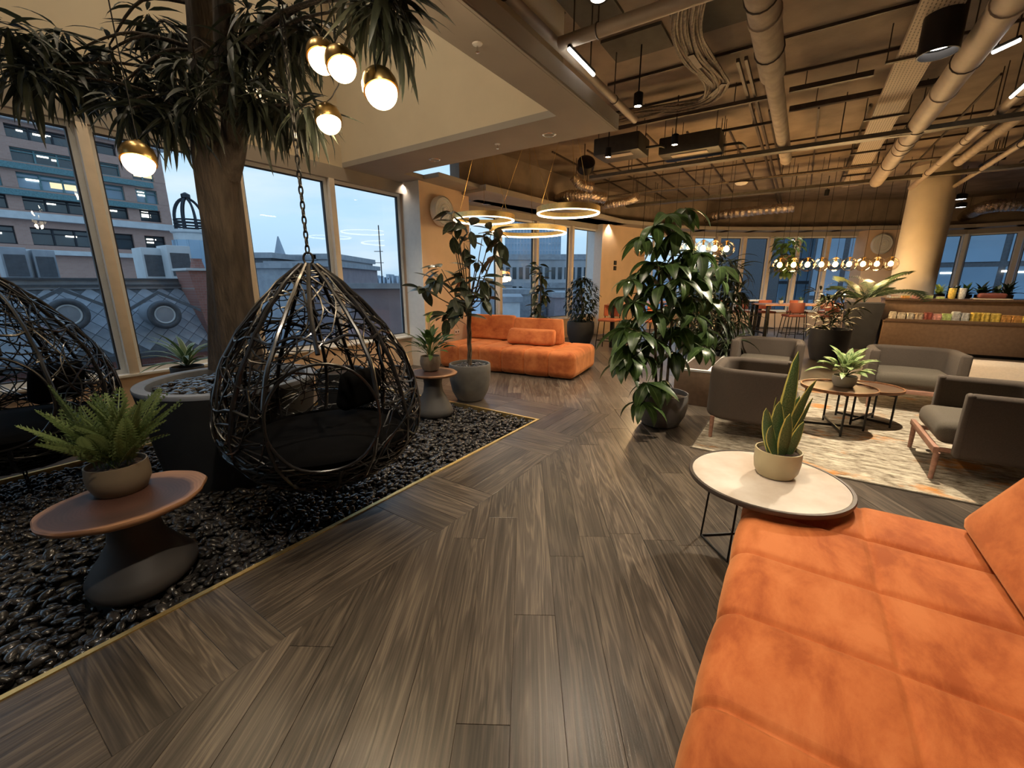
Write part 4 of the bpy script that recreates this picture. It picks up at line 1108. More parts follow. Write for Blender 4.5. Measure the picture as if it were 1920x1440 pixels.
# live-edge tables on the pebbles
def mushroom(label, x, y, z, rx, ry, rz, seed, m, rb):
    t = thing('side_table', label, 'side table', (x, y, -.012), rz)
    z += .012; rr = random.Random(seed); ph = [rr.uniform(0, 6) for _ in range(4)]
    wob = lambda a, zz: 1 + .035 * math.sin(2 * a + ph[0]) + .02 * math.sin(3 * a + ph[1]) + .01 * math.sin(7 * a + ph[2]) + .006 * math.sin(13 * a + ph[3])
    g = G(); g.lathe([(.0, z - .035), (rx - .02, z - .035), (rx - .004, z - .022), (rx, z - .008), (rx - .006, z), (rx * .8, z), (0, z)], 72, wob=wob, cap0=False, cap1=False)
    g.V = [(a, b * ry / rx, c) for a, b, c in g.V]; g.obj('tabletop', m, t, ang=50)
    w2 = lambda a, zz: 1 + (.06 * math.sin(2 * a + ph[1]) + .03 * math.sin(3 * a + ph[2])) * min(1, max(.15, (z * .7 - zz) / .3))
    H_ = z - .035
    g = G(); g.lathe([(rb * .86, 0), (rb, .03), (rb * 1.0, .07), (rb * .90, .11), (rb * .68, H_ * .42), (rb * .50, H_ * .58), (rb * .44, H_ * .78), (rb * .50, H_)], 48, wob=w2); g.obj('base', 'mushroom_base', t, ang=80)
    return t
mushroom('live-edge walnut side table on the pebbles nearest the viewer, carrying a fern', -1.93, 1.91, .45, .335, .285, .75, 2, 'slab_walnut', .235)
mushroom('smaller live-edge side table at the far end of the pebbles', -.92, 4.74, .50, .285, .27, .4, 5, 'slab_walnut_small', .235)

# ================================================================== planters and pots
def pot(name, label, cat, x, y, prof, m, soil_z, soil_r, rim=None, soil_m='soil', z=0, group=None):
    t = thing(name, label, cat, (x, y, z), 0, group)
    g = G(); g.lathe(prof, 48, cap1=False); g.obj('body', m, t, ang=35)
    if rim:
        g = G(); g.lathe(rim, 64, cap0=False, cap1=False); g.obj('rim', 'rim_sky_tint' if m == 'planter_black' else m, t, ang=35)
    g = G(); rs = random.Random(3); k = 28
    g.lathe([(soil_r, soil_z - .03), (soil_r, soil_z), (soil_r * .6, soil_z + .006), (0, soil_z + .012)], k, cap1=False); g.obj('soil', soil_m, t)
    return t
PLX, PLY = W(-2.39, 1.52).xy
P_TREE = pot('potted_tree', 'tall indoor tree with drooping narrow leaves in a huge black round planter', 'tree', PLX, PLY, [(.50, 0), (.52, .02), (.62, .785), (.62, .79)], 'planter_black', .72, .545, rim=[(.6205, .775), (.624, .80), (.62, .808), (.555, .808), (.545, .80), (.54, .70)], z=-.06 + .0)
EP = at_v(612, 735, 2.35)
pot('planter', 'plain black cylinder planter between the tree planter and the window wall', 'planter', W(-.95, 2.2).x, W(-.95, 2.2).y, [(.27, 0), (.28, .02), (.28, .50), (.27, .51), (.25, .50), (.25, .44)], 'planter_black', .45, .248, z=-.02)
P_RUB = pot('potted_rubber_plant', 'rubber plant with twisted stem in a grey bowl pot beside the pebbles', 'plant', -.55, 5.36, [(.155, 0), (.175, .008), (.235, .12), (.265, .26), (.272, .40), (.268, .475), (.262, .483), (.245, .483), (.238, .47), (.236, .42)], 'pot_grey', .44, .236, soil_m='pebble_dull')
P_PACH = pot('potted_plant', 'large plant with drooping hand-shaped leaves in a dark grey pot beside the armchair', 'plant', 1.62, 4.36, [(.15, 0), (.19, .01), (.245, .12), (.265, .22), (.265, .345), (.262, .355), (.250, .355), (.245, .34), (.243, .30)], 'pot_steel', .31, .243)

# ---- pebbles of the bed
bm = bmesh.new(); bmesh.ops.create_icosphere(bm, subdivisions=2, radius=1); ico2 = (np.array([v.co[:] for v in bm.verts]), np.array([[v.index for v in f.verts] for f in bm.faces])); bm.free()
bm = bmesh.new(); bmesh.ops.create_icosphere(bm, subdivisions=1, radius=1); ico1 = (np.array([v.co[:] for v in bm.verts]), np.array([[v.index for v in f.verts] for f in bm.faces])); bm.free()
npr = np.random.RandomState(5)
NPB = 14500
pu = npr.uniform(-5.3, -.03, NPB); pv = npr.uniform(.035, 2.68, NPB)
ps = npr.uniform(.72, 1.25, NPB)
ax_ = np.stack([.033 * ps * npr.uniform(.85, 1.15, NPB), .0215 * ps * npr.uniform(.85, 1.15, NPB), .0125 * ps * npr.uniform(.8, 1.2, NPB)], 1)
layer = npr.uniform(0, 1, NPB)
pz = -.055 + layer * .046
yaw = npr.uniform(0, 2 * PI, NPB); tilt = npr.normal(0, .32, NPB); roll = npr.normal(0, .3, NPB)
PX = OX + pu * UX + pv * VX; PY = OY + pu * UY + pv * VY
keep = np.ones(NPB, bool)
for (bx, by, br) in ((PLX, PLY, .50), (-1.95, 1.90, .20), (-.92, 4.74, .20)):
    keep &= (PX - bx) ** 2 + (PY - by) ** 2 > br * br
PXYZ = np.stack([PX, PY, pz], 1)
def rots(i):
    cy_, sy_ = math.cos(yaw[i]), math.sin(yaw[i]); ct, st = math.cos(tilt[i]), math.sin(tilt[i]); c3, s3 = math.cos(roll[i]), math.sin(roll[i])
    return np.array([[cy_, -sy_, 0], [sy_, cy_, 0], [0, 0, 1]]) @ np.array([[ct, 0, st], [0, 1, 0], [-st, 0, ct]]) @ np.array([[1, 0, 0], [0, c3, -s3], [0, s3, c3]])
dist = np.sqrt(PX ** 2 + PY ** 2)
score = np.zeros(NPB)
for i in range(NPB):
    if not keep[i] or PY[i] < .3: continue
    a_, b_2, f_ = proj(PXYZ[i])
    if 5 < a_ < 1915 and 5 < b_2 < 1435 and f_ > .3: score[i] = ps[i] / f_ * (1 if layer[i] > .62 else .0)
top = set(np.argsort(-score)[:300].tolist())
peb_meshes = []
for k in range(6):
    v = ico2[0] * 1.0; r_ = np.random.RandomState(k); v = v * (1 + .07 * np.sin(v[:, [1, 2, 0]] * 2.3 + r_.uniform(0, 6, 3)))
    peb_meshes.append(mesh('pebble', v, ico2[1].tolist(), 'pebble_black', True, 180))
for i in sorted(top):
    M_ = Matrix(rots(i).tolist()).to_euler()
    o = put('pebble', peb_meshes[i % 6], None, PXYZ[i], M_, tuple(ax_[i]))
    tag(o, 'polished black pebble in the near part of the pebble bed', 'pebble', 'polished black pebbles of the floor bed')
VV = []; FF = []; n_ = 0
for i in range(NPB):
    if not keep[i] or i in top: continue
    b0, f0 = ico2 if (dist[i] < 3.6 and layer[i] > .3) else ico1
    VV.append((b0 * ax_[i]) @ rots(i).T + PXYZ[i]); FF.append(f0 + n_); n_ += len(b0)
VV = np.concatenate(VV).astype(np.float32); FF = np.concatenate(FF).astype(np.int32)
def np_mesh(name, V, F, m):
    me = bpy.data.meshes.new(name); k = F.shape[1]
    me.vertices.add(len(V)); me.vertices.foreach_set('co', V.ravel())
    me.loops.add(F.size); me.loops.foreach_set('vertex_index', F.ravel())
    me.polygons.add(len(F)); me.polygons.foreach_set('loop_start', np.arange(0, F.size, k, dtype=np.int32))
    me.polygons.foreach_set('use_smooth', np.ones(len(F), bool))
    me.materials.append(MATS[m]); me.update(calc_edges=True); me.validate()
    return me
m_, t_, b_, o_ = nodes('pebble_mass')      # same stones, colour broken up per stone-sized cell
tc_ = t_.nodes.new('ShaderNodeTexCoord'); vo = t_.nodes.new('ShaderNodeTexVoronoi'); vo.inputs['Scale'].default_value = 22; t_.links.new(tc_.outputs['Object'], vo.inputs['Vector'])
sp_ = t_.nodes.new('ShaderNodeSeparateXYZ'); t_.links.new(vo.outputs['Color'], sp_.inputs[0])
rr_ = t_.nodes.new('ShaderNodeValToRGB'); rr_.color_ramp.elements[0].color = (.012, .011, .011, 1); rr_.color_ramp.elements[1].color = (.042, .037, .034, 1); t_.links.new(sp_.outputs[0], rr_.inputs[0]); t_.links.new(rr_.outputs[0], b_.inputs['Base Color'])
b_.inputs['Roughness'].default_value = .26; b_.inputs['Coat Weight'].default_value = .3; b_.inputs['Coat Roughness'].default_value = .15
tag(put('pebble_bed', np_mesh('pebble_bed', VV, FF, 'pebble_mass')), 'mass of polished black pebbles filling the brass-edged floor bed', 'pebbles', kind='stuff')
# pebbles on top of the planters
def stone_top(label, x, y, r, z, n, s_):
    V_, F_ = [], []; k_ = 0; rs = np.random.RandomState(n)
    for i in range(n):
        q = r * math.sqrt(rs.uniform()); a = rs.uniform(0, 6.28)
        A_ = np.array([s_ * 1.5, s_, s_ * .65]) * rs.uniform(.8, 1.25)
        c_, d_ = math.cos(rs.uniform(0, 6.28)), 0; d_ = math.sqrt(1 - c_ * c_)
        R_ = np.array([[c_, -d_, 0], [d_, c_, 0], [0, 0, 1]])
        V_.append((ico2[0] * A_) @ R_.T + np.array([x + q * math.cos(a), y + q * math.sin(a), z + rs.uniform(0, s_)])); F_.append(ico2[1] + k_); k_ += len(ico2[0])
    tag(put('pebble_layer', np_mesh('pebble_layer', np.concatenate(V_).astype(np.float32), np.concatenate(F_).astype(np.int32), 'pebble_mass')), label, 'pebbles', kind='stuff')
stone_top('layer of black pebbles on the soil of the tree planter', PLX, PLY, .50, .68, 420, .025)
stone_top('layer of dark pebbles in the rubber plant pot', -.55, 5.36, .215, .445, 150, .014)

# ================================================================== hanging nest chairs
EPROF = [(0, .02), (.04, .10), (.1, .20), (.2, .335), (.3, .445), (.42, .545), (.55, .60), (.66, .62), (.76, .60), (.86, .51), (.93, .38), (.98, .2), (1, .05)]
def eggr(s_):
    for (a, ra), (b, rb_) in zip(EPROF, EPROF[1:]):
        if s_ <= b:
            q = (s_ - a) / (b - a); q = q * q * (3 - 2 * q) * .35 + q * .65
            return ra + (rb_ - ra) * q
    return EPROF[-1][1]
def nest(label, x, y, z0, z1, face, seed, ztop, chain_label=None):
    """woven ball chair: z0 bottom, z1 top, opening towards angle face"""
    t = thing('hanging_chair', label, 'hanging chair', (x, y, 0), 0, 'woven hanging chairs over the pebbles')
    rr = random.Random(seed); Hh = z1 - z0
    fd = Vector((math.cos(face), math.sin(face), -.02)).normalized()
    cz_ = z0 + Hh * .43
    def S_(a, s_, k=1.0):
        r = eggr(max(0, min(1, s_))) * k
        return Vector((r * math.cos(a), r * math.sin(a), z1 - Hh * s_))
    def inside(p):      # in the entrance opening
        d = (p - Vector((0, 0, cz_))); d = Vector((d.x / .62, d.y / .62, d.z / .60)).normalized()
        return d.dot(fd) > .875
    for k in range(14):     # stout ribs
        a0 = 2 * PI * (k + .5) / 14; seg = []; runs = []
        for i in range(27):
            s_ = .015 + .97 * i / 26; p = S_(a0 + .08 * math.sin(s_ * 5 + k * 2.1), s_)
            if inside(p):
                if len(seg) > 2: runs.append(seg)
                seg = []
            else: seg.append(p)
        if len(seg) > 2: runs.append(seg)
        for sg in runs:
            g = G(); g.tube(sg, .0135, 7); g.obj('rib', 'weave_black', t)
    # entrance rim
    rim = []
    e1 = fd.cross(Vector((0, 0, 1))).normalized(); e2 = e1.cross(fd)
    for k in range(40):
        a = 2 * PI * k / 40; d = fd * .875 + (e1 * math.cos(a) + e2 * math.sin(a)) * .484
        lo = 0; hi = 1.2; 
        for _ in range(18):
            md = (lo + hi) / 2; p = Vector((0, 0, cz_)) + Vector((d.x, d.y, d.z)) * md
            s_ = (z1 - p.z) / Hh
            if 0 < s_ < 1 and math.hypot(p.x, p.y) < eggr(s_): lo = md
            else: hi = md
        rim.append(Vector((0, 0, cz_)) + d * lo)
    g = G(); g.tube(rim, .009, 8, True); g.obj('entrance_rim', 'weave_black', t)
    for hz in (.30, .56, .80):      # hoops
        pts = [S_(2 * PI * k / 48, hz + .012 * math.sin(k * 1.3)) for k in range(48)]
        run = []; first = True; g = G()
        st = next((i for i in range(48) if inside(pts[i])), 0)
        for i in range(49):
            p = pts[(st + i) % 48]
            if inside(p):
                if len(run) > 2: g.tube(run, .009, 6)
                run = []
            else: run.append(p)
        if len(run) > 2: g.tube(run, .009, 6)
        if g.V: g.obj('hoop', 'weave_black', t)
    # random wicker strands: too many to pick apart
    g = G()
    for k in range(250):
        s_ = rr.random() ** .75 * .97 + .02; a = rr.uniform(0, 2 * PI); hd = rr.uniform(0, 2 * PI); run = []
        kk = rr.uniform(.97, 1.02); cv = rr.uniform(-.32, .32)
        for i in range(18):
            p = S_(a, s_, kk)
            if inside(p) or s_ < .02 or s_ > .985:
                break
            run.append(p); r = max(.08, eggr(s_)); st = .062
            s_ += math.sin(hd) * st / Hh; a += math.cos(hd) * st / r; hd += cv + rr.uniform(-.25, .25)
        if len(run) > 3: g.tube(run, rr.uniform(.0032, .0058), 4, cap=False)
    for k in range(120):     # denser towards the base
        s_ = rr.uniform(.66, .97); a = rr.uniform(0, 2 * PI); hd = rr.choice((0, PI)) + rr.uniform(-.5, .5); run = []
        for i in range(14):
            p = S_(a, s_, 1.005)
            if inside(p) or s_ > .985: break
            run.append(p); r = max(.08, eggr(s_)); s_ += math.sin(hd) * .06 / Hh; a += math.cos(hd) * .06 / r; hd += rr.uniform(-.3, .3)
        if len(run) > 3: g.tube(run, .0052, 4, cap=False)
    tag(g.obj('weave', 'weave_black', t), kind='stuff')
    # solid woven bowl of the base and the seat pad
    g = G(); pr = [(eggr(s_) * .975, z1 - Hh * s_) for s_ in (.995, .97, .93, .88, .83, .79, .765)]; g.lathe(pr, 40, cap1=False); g.obj('seat_bowl', 'cushion_black', t, ang=80)
    g = G(); g.lathe([(.05, z0 + .17), (.42, z0 + .19), (.52, z0 + .25), (.53, z0 + .31), (.46, z0 + .36), (.2, z0 + .375), (0, z0 + .375)], 36, wob=lambda a, zz: 1 + .02 * math.sin(5 * a), cap1=False); g.obj('seat_cushion', 'cushion_black', t, ang=80)
    pd = Vector((-fd.x * .32 + fd.y * -.25, -fd.y * .32 + fd.x * .25, 0))
    g = G(); g.rbox((0, 0, 0), (.36, .13, .30), .06, (8, 4, 8)); g.obj('back_cushion', 'cushion_black', t, ang=80, loc=(pd.x, pd.y, z0 + .55), rot=(-.3, 0, face - PI / 2 + .7))
    g = G(); g.tube([(.03 * math.cos(a), 0, z1 + .015 + .035 * math.sin(a)) for a in [2 * PI * k / 20 for k in range(20)]], .007, 7, True); g.obj('hanging_ring', 'black_metal', t)
    def chain(name, za, zb, label_):
        ch = thing(name, label_, 'chain', (x, y, zb))
        n = int((za - zb) / .042); rings = []
        me = None
        for k in range(n):
            if me is None:
                q = G(); q.tube([(.011 * math.cos(a), 0, .027 * math.sin(a)) for a in [2 * PI * j / 12 for j in range(12)]], .0052, 6, True); me = mesh('link', q.V, q.F, 'black_metal')
            put('link', me, ch, (0, 0, .03 + .042 * k), (0, 0, PI / 2 * (k % 2)))
    chain('hanging_chain', ztop, z1 + .04, 'black steel chain rising from ' + chain_label)
    chain('tether_chain', z0 + .0, -.03, 'short black chain tying down ' + chain_label)
    return t
nest('black woven hanging chair in the centre, its opening facing the viewer', -1.26, 2.70, .17, 1.63, math.atan2(-.93, .42), 4, 3.9, 'the central hanging chair')
E2 = at_z(78, 915, 0)
nest('black woven hanging chair cut off by the left edge', -3.62, 2.87, .17, 1.62, math.atan2(-.75, .7), 9, 3.9, 'the left hanging chair')

# ================================================================== lamps
# brass pendant lamps in the void: metal cap over a glowing globe, tilted
def pendant(px, py, Y, label, tilt, rot_, cord, s_=1.0, lit=True):
    p = at_y(px, py, Y)
    t = thing('pendant_lamp', label, 'pendant lamp', p, 0, 'brass pendant lamps in the void')
    R_ = (tilt * math.cos(rot_), tilt * math.sin(rot_), 0)
    q = [(.072 * math.sin(a), .072 * -math.cos(a)) for a in [PI / 2 * k / 10 for k in range(11)]]
    g = G(); g.lathe([(r * s_, z * s_ - .012) for r, z in q], 28, cap0=False, cap1=False); g.obj('globe', 'lamp_globe', t, rot=R_, ang=80)
    q = [(.080, -.012), (.082, .0), (.080, .03), (.068, .062), (.046, .084), (.018, .094), (.016, .110), (.010, .112)]
    g = G(); g.lathe([(r * s_, z * s_) for r, z in q], 28, cap0=False); g.obj('cap', 'brass_dark', t, rot=R_, ang=60)
    d = Euler(R_).to_matrix() @ Vector((0, 0, .112 * s_))
    pts = [d] + [Vector(c) for c in cord]
    g = G(); g.tube(smooth_path(pts, 6), .0035, 6); g.obj('cord', 'rubber_black', t)
    point('pendant_glow', p + Euler(R_).to_matrix() @ Vector((0, 0, -.10 * s_)), 10, (1, .74, .44), .05)
pendant(604, 108, 2.65, 'brass pendant lamp, left of the touching pair', -.45, .5, [(.02, 0, .3), (-.03, 0, 1.2), (-.03, 0, 3.7)])
pendant(640, 122, 2.55, 'brass pendant lamp, right of the touching pair', -.45, .9, [(-.02, 0, .3), (-.08, 0, 1.2), (-.08, 0, 3.7)])
pendant(714, 168, 2.45, 'largest brass pendant lamp, alone right of the pair', -.35, .7, [(.03, 0, .2), (.0, .0, .26), (-.02, 0, .5), (-.02, 0, 3.8)], 1.12)
pendant(616, 225, 2.95, 'brass pendant lamp hanging below the pair, just above the leaves', -.3, .6, [(.05, 0, .15), (.1, 0, .3), (.06, 0, .9), (.06, 0, 3.9)])
pendant(456, 214, 3.55, 'pendant lamp half hidden behind the tree leaves', -.3, .6, [(.0, 0, .3), (.0, 0, 3.9)])
pendant(260, 300, 2.6, 'brass pendant lamp hanging before the brick office building', -.35, .4, [(.01, 0, .2), (.0, 0, 1.2), (.0, 0, 4.1)], 1.05)
# ring lamps
def ring(px0, px1, py, Y, label, group='brass ring lamps'):
    a, b = at_y(px0, py, Y), at_y(px1, py, Y); r = (b.x - a.x) / 2; c_ = (a + b) / 2
    t = thing('ring_lamp', label, 'ring lamp', c_, 0, group)
    g = G(); g.lathe([(r - .028, .0), (r, 0), (r, .075), (r - .028, .075)], 72, cap0=False, cap1=False); g.lathe([(r - .028, .075), (r - .028, .012)], 72, cap0=False, cap1=False); g.obj('hoop', 'brass', t, ang=30)
    g = G(); g.lathe([(r - .030, .010), (r - .034, .0), (r - .030, -.012), (r - .012, -.016), (r - .003, -.008), (r - .003, -.001)], 72, cap0=False, cap1=False); g.obj('light_band', 'lamp_ring', t, ang=60)
    for k in range(3):
        an = .6 + 2 * PI * k / 3
        g = G(); g.tube([((r - .014) * math.cos(an), (r - .014) * math.sin(an), .075), (0, 0, HZ - c_.z - .05)], .003, 5); g.obj('suspension_wire', 'brass_dark', t)
    g = G(); g.lathe([(.0, HZ - c_.z - .06), (.12, HZ - c_.z - .06), (.12, HZ - c_.z)], 24, cap0=False); g.obj('canopy', 'strut_dark', t)
ring(1006, 1124, 400, 6.6, 'smaller brass ring lamp hanging highest, right of the others')
ring(850, 965, 413, 7.3, 'brass ring lamp hanging at the left, crossed by rubber plant leaves')
ring(917, 1062, 437, 7.9, 'widest brass ring lamp hanging lowest of the three')
# glass globe rows
glass_mat('globe_glass', (1, .93, .82), 1.3, .02, .45)
def globes(name, pts, r, label, zbar):
    t = thing(name, label, 'globe lamp', pts[0], 0, 'rows of clear globe lamps'); o = pts[0]
    gm = G(); gm.lathe([(r * math.sin(a) , -r * math.cos(a)) for a in [.06 + (PI - .32) * k / 14 for k in range(15)]], 24, cap0=True, cap1=False); me = mesh('glass_globe', gm.V, gm.F, 'globe_glass', True, 80)
    bm_ = G(); bm_.lathe([(.004, -.075), (.035, -.062), (.05, -.03), (.042, .01), (.018, .04)], 14); mb = mesh('bulb', bm_.V, bm_.F, 'lamp_fil', True, 80)
    for k, p in enumerate(pts):
        d = p - o
        sh = put('glass_globe', me, t, d)
        put('bulb', mb, sh, (0, 0, .02))
        g = G(); g.cyl((0, 0, .05), (0, 0, r * .99), .018, 12); g.lathe([(.02, r * .93), (.045, r * .98), (.02, r * 1.06)], 14); g.obj('socket', 'brass_dark', sh)
        g = G(); g.tube([d + Vector((0, 0, r)), Vector((d.x, d.y, zbar - o.z))], .004, 5); g.obj('cord', 'rubber_black', t)
    a, b = pts[0], pts[-1]
    return t
GP = [at_y(1462 + 26.0 * k, 497 - .3 * k, 9.6) for k in range(9)]
globes('globe_lamp_row', GP, .15, 'long row of glowing glass globes over the far dining table', HZ)
GP2 = [at_y(x, y, 8.6) for x, y in ((1203, 466), (1232, 464), (1262, 465), (1292, 464), (1318, 466), (1340, 466), (1362, 467))]
globes('globe_lamp_row', GP2, .155, 'row of glass globe lamps half hidden by the big plants', HZ)
for p in (GP[1], GP[4], GP[7], GP2[1], GP2[5]):
    point('globe_glow', p + Vector((0, 0, -.25)), 60, (1, .66, .32), .12)
# ================================================================== leaves
leaf_mat('leaf_tree', (.028, .036, .024), (.046, .056, .036), .45, .35, trans=.2)
leaf_mat('leaf_rubber', (.038, .050, .030), (.068, .084, .050), .32, .3, midrib=(.12, .14, .07), trans=.12)
leaf_mat('leaf_pachira', (.030, .060, .014), (.055, .10, .026), .35, .4, midrib=(.12, .18, .06), trans=.22)
leaf_mat('leaf_dark', (.020, .032, .014), (.036, .050, .022), .4, .35, trans=.15)
leaf_mat('leaf_lily', (.045, .095, .022), (.075, .14, .035), .4, .3, trans=.2)
leaf_mat('leaf_fern', (.11, .16, .05), (.18, .24, .085), .55, .25, trans=.25)
leaf_mat('leaf_snake', (.035, .085, .025), (.11, .17, .07), .4, .1, edge=(.62, .60, .16), stripes=True, trans=.08)
leaf_mat('leaf_aglao', (.10, .19, .05), (.42, .50, .22), .4, .2, midrib=(.5, .55, .28), trans=.2)
leaf_mat('leaf_varieg', (.07, .13, .05), (.10, .17, .06), .45, .2, edge=(.50, .58, .42), trans=.2)
leaf_mat('leaf_palm', (.030, .05, .02), (.05, .075, .03), .45, .2, trans=.15)
leaf_mat('leaf_bright', (.30, .40, .06), (.50, .52, .12), .45, .2, trans=.25)
mat('bark', (.062, .048, .038), .9, var=.35, scale=9, bump=.9, bscale=22, stretch=(3, 3, .6))
mat('stem_brown', (.13, .095, .06), .8, var=.3, scale=20, bump=.4)
mat('stem_green', (.10, .15, .045), .6, var=.2)

def leaf_arr(L, w, droop=.5, fold=.25, n=6, shape=(.55, .8), tip=.0):
    """blade along +x, arching down by `droop` rad; returns verts, faces, uvs"""
    V = []; U = []; x = z = 0; a = droop * -.15
    for i in range(n + 1):
        t = i / n
        ww = w / 2 * (math.sin(PI * min(1, max(.02, t)) ** shape[0]) ** shape[1] if 0 < t < 1 else (.12 if t == 0 else tip))
        dz = -fold * ww
        V += [(x, ww, z - dz * .0 + fold * ww), (x, 0, z), (x, -ww, z + fold * ww)]
        U += [(t, 0), (t, .5), (t, 1)]
        x += L / n * math.cos(a); z -= L / n * math.sin(a); a += droop / n * 1.2
    F = []
    for i in range(n):
        k = i * 3
        F += [(k, k + 1, k + 4, k + 3), (k + 1, k + 2, k + 5, k + 4)]
    return np.array(V), F, np.array(U)
def leaf_mesh(name, arr, m):
    return mesh(name, arr[0], arr[1], m, True, 180, arr[2])
def ldir(az, el): return Vector((math.cos(el) * math.cos(az), math.cos(el) * math.sin(az), math.sin(el)))
def lmat(p, d, roll=0, s=1.0):
    d = d.normalized(); up = Vector((0, 0, 1))
    y = up.cross(d)
    y = y.normalized() if y.length > .05 else Vector((0, 1, 0)).cross(d).normalized()
    z = d.cross(y)
    M = Matrix((( d.x, y.x, z.x), (d.y, y.y, z.y), (d.z, y.z, z.z))).to_4x4() @ Matrix.Rotation(roll, 4, 'X')
    return Matrix.Translation(p) @ M @ Matrix.Scale(s, 4)
def foliage(t, arrs, m, leaves, limit=300, name='leaf'):
    """leaves: list of matrices in t's frame. the largest `limit` become parts, the rest one stuff part"""
    o = Vector(t.location)
    def size(M):
        p = o + M.translation
        f = proj(p); s = M.to_scale().x / max(.3, f[2])
        return s if -40 < f[0] < 1960 and -40 < f[1] < 1480 else s * .01
    leaves = sorted(leaves, key=size, reverse=True)
    me = [leaf_mesh(name, a, m) for a in arrs]
    for k, M in enumerate(leaves[:limit]):
        q = put(name, me[k % len(me)], t); q.matrix_basis = M
    rest = leaves[limit:]
    if rest:
        V = []; F = []; U = []; n = 0
        for k, M in enumerate(rest):
            a = arrs[k % len(arrs)]; R = np.array(M)
            V.append(a[0] @ R[:3, :3].T + R[:3, 3]); F += [tuple(i + n for i in f) for f in a[1]]; U.append(a[2]); n += len(a[0])
        me = mesh('foliage', np.concatenate(V), F, m, True, 180, np.concatenate(U))
        tag(put('foliage', me, t), kind='stuff')
rl = random.Random(21)
def spray(p, n, el=(-1.2, .2), s=(.8, 1.15), az=None, sp=PI, off=.03):
    out = []
    for k in range(n):
        a = (az if az is not None else 0) + rl.uniform(-sp, sp); e_ = rl.uniform(*el); d = ldir(a, e_)
        out.append(lmat(p + d * off * rl.random() + Vector((0, 0, rl.uniform(-.03, .03))), d, rl.uniform(-.5, .5), rl.uniform(*s)))
    return out
def branch(t, pts, r0, r1, m='stem_brown', name='branch', seg=7):
    P = smooth_path(pts, 5); n = len(P)
    g = G(); g.tube(P, [r0 + (r1 - r0) * i / (n - 1) for i in range(n)], seg); return g.obj(name, m, t, ang=80)

# ------------------------------------------------------------------ the tree
t = P_TREE; T0 = Vector(t.location)
def lt(px, py, Y): return at_y(px, py, Y) - T0
tp = [lt(448, 690, 3.40), lt(440, 610, 3.40), lt(428, 500, 3.40), lt(415, 400, 3.40), lt(405, 300, 3.40), lt(392, 200, 3.40), lt(384, 110, 3.38), lt(376, 10, 3.36), lt(372, -80, 3.36)]
P = smooth_path(tp, 8); n = len(P); rad = [.185, .165, .150, .155, .160, .115, .085, .078, .07]
R = [rad[min(8, int(i / 8))] + (rad[min(8, int(i / 8) + 1)] - rad[min(8, int(i / 8))]) * (i % 8) / 8 for i in range(n)]
g = G(); g.tube(P, R, 22)
V2_ = []
for i, v in enumerate(g.V):
    c = P[i // 22] if i // 22 < n else P[-1]; a = 2 * PI * (i % 22) / 22
    k = 1 + .13 * math.sin(a * 2 + c.z * 1.6) + .08 * math.sin(a * 5 + c.z * 2.6) + .035 * math.sin(a * 9 - c.z * 5)
    V2_.append(tuple(c + (Vector(v) - c) * k))
g.V = V2_; g.obj('trunk', 'bark', t, ang=80)
branch(t, [lt(425, 330, 3.36), lt(440, 250, 3.30), lt(425, 120, 3.25), lt(420, 20, 3.2), lt(415, -60, 3.2)], .09, .05, 'bark', 'limb', 12)
clusters = []
for (x, y, Y) in ((30, 95, 2.9), (75, 60, 3.0), (95, 120, 2.95), (50, 130, 2.8), (140, 95, 3.1), (15, 45, 2.8), (170, 120, 3.2), (120, 60, 3.1), (205, 85, 3.3), (65, 95, 3.1), (110, 140, 2.9), (150, 135, 3.0),
                  (225, 160, 3.1), (265, 135, 3.2), (300, 180, 3.1), (330, 150, 3.3), (255, 185, 3.0), (345, 205, 3.1), (300, 100, 3.5), (322, 55, 3.4), (365, 110, 3.2), (372, 185, 3.05), (280, 165, 3.25), (318, 215, 3.0), (240, 205, 2.95), (345, 175, 3.4), (290, 60, 3.6), (275, 20, 3.5), (330, 120, 3.1),
                  (430, 65, 3.1), (450, 110, 3.2), (480, 75, 3.2), (505, 145, 3.3), (470, 170, 3.1), (535, 185, 3.2), (520, 215, 3.3), (560, 205, 3.1), (500, 25, 3.2), (555, 35, 3.1), (585, 40, 3.0), (440, 150, 3.1), (545, 105, 3.2), (525, 60, 3.0), (465, 20, 3.2), (490, 195, 3.2), (540, 10, 3.1), (580, 195, 3.0), (510, 95, 3.3),
                  (700, -5, 2.5), (735, 10, 2.5), (665, -30, 2.55), (715, -25, 2.4), (745, -20, 2.6)):
    clusters.append(lt(x, y, Y))
mainp = [lt(400, 260, 3.4), lt(392, 180, 3.4), lt(384, 100, 3.38), lt(425, 120, 3.25), lt(376, 10, 3.36)]
L_ = []
for k, c in enumerate(clusters):
    src = min(mainp, key=lambda q: (q - c).length + rl.uniform(0, .3))
    mid = (src + c) / 2 + Vector((rl.uniform(-.05, .05), rl.uniform(-.08, .08), .10))
    if k % 2 == 0 or k > 47: branch(t, [src, mid, c], .016, .005, 'bark', 'twig', 6)
    L_ += spray(c, 30, (-1.45, .15), (.75, 1.2), off=.10)
foliage(t, [leaf_arr(.27, .030, .5, .3, 5), leaf_arr(.24, .027, .25, .3, 5), leaf_arr(.30, .032, .8, .25, 5)], 'leaf_tree', L_)

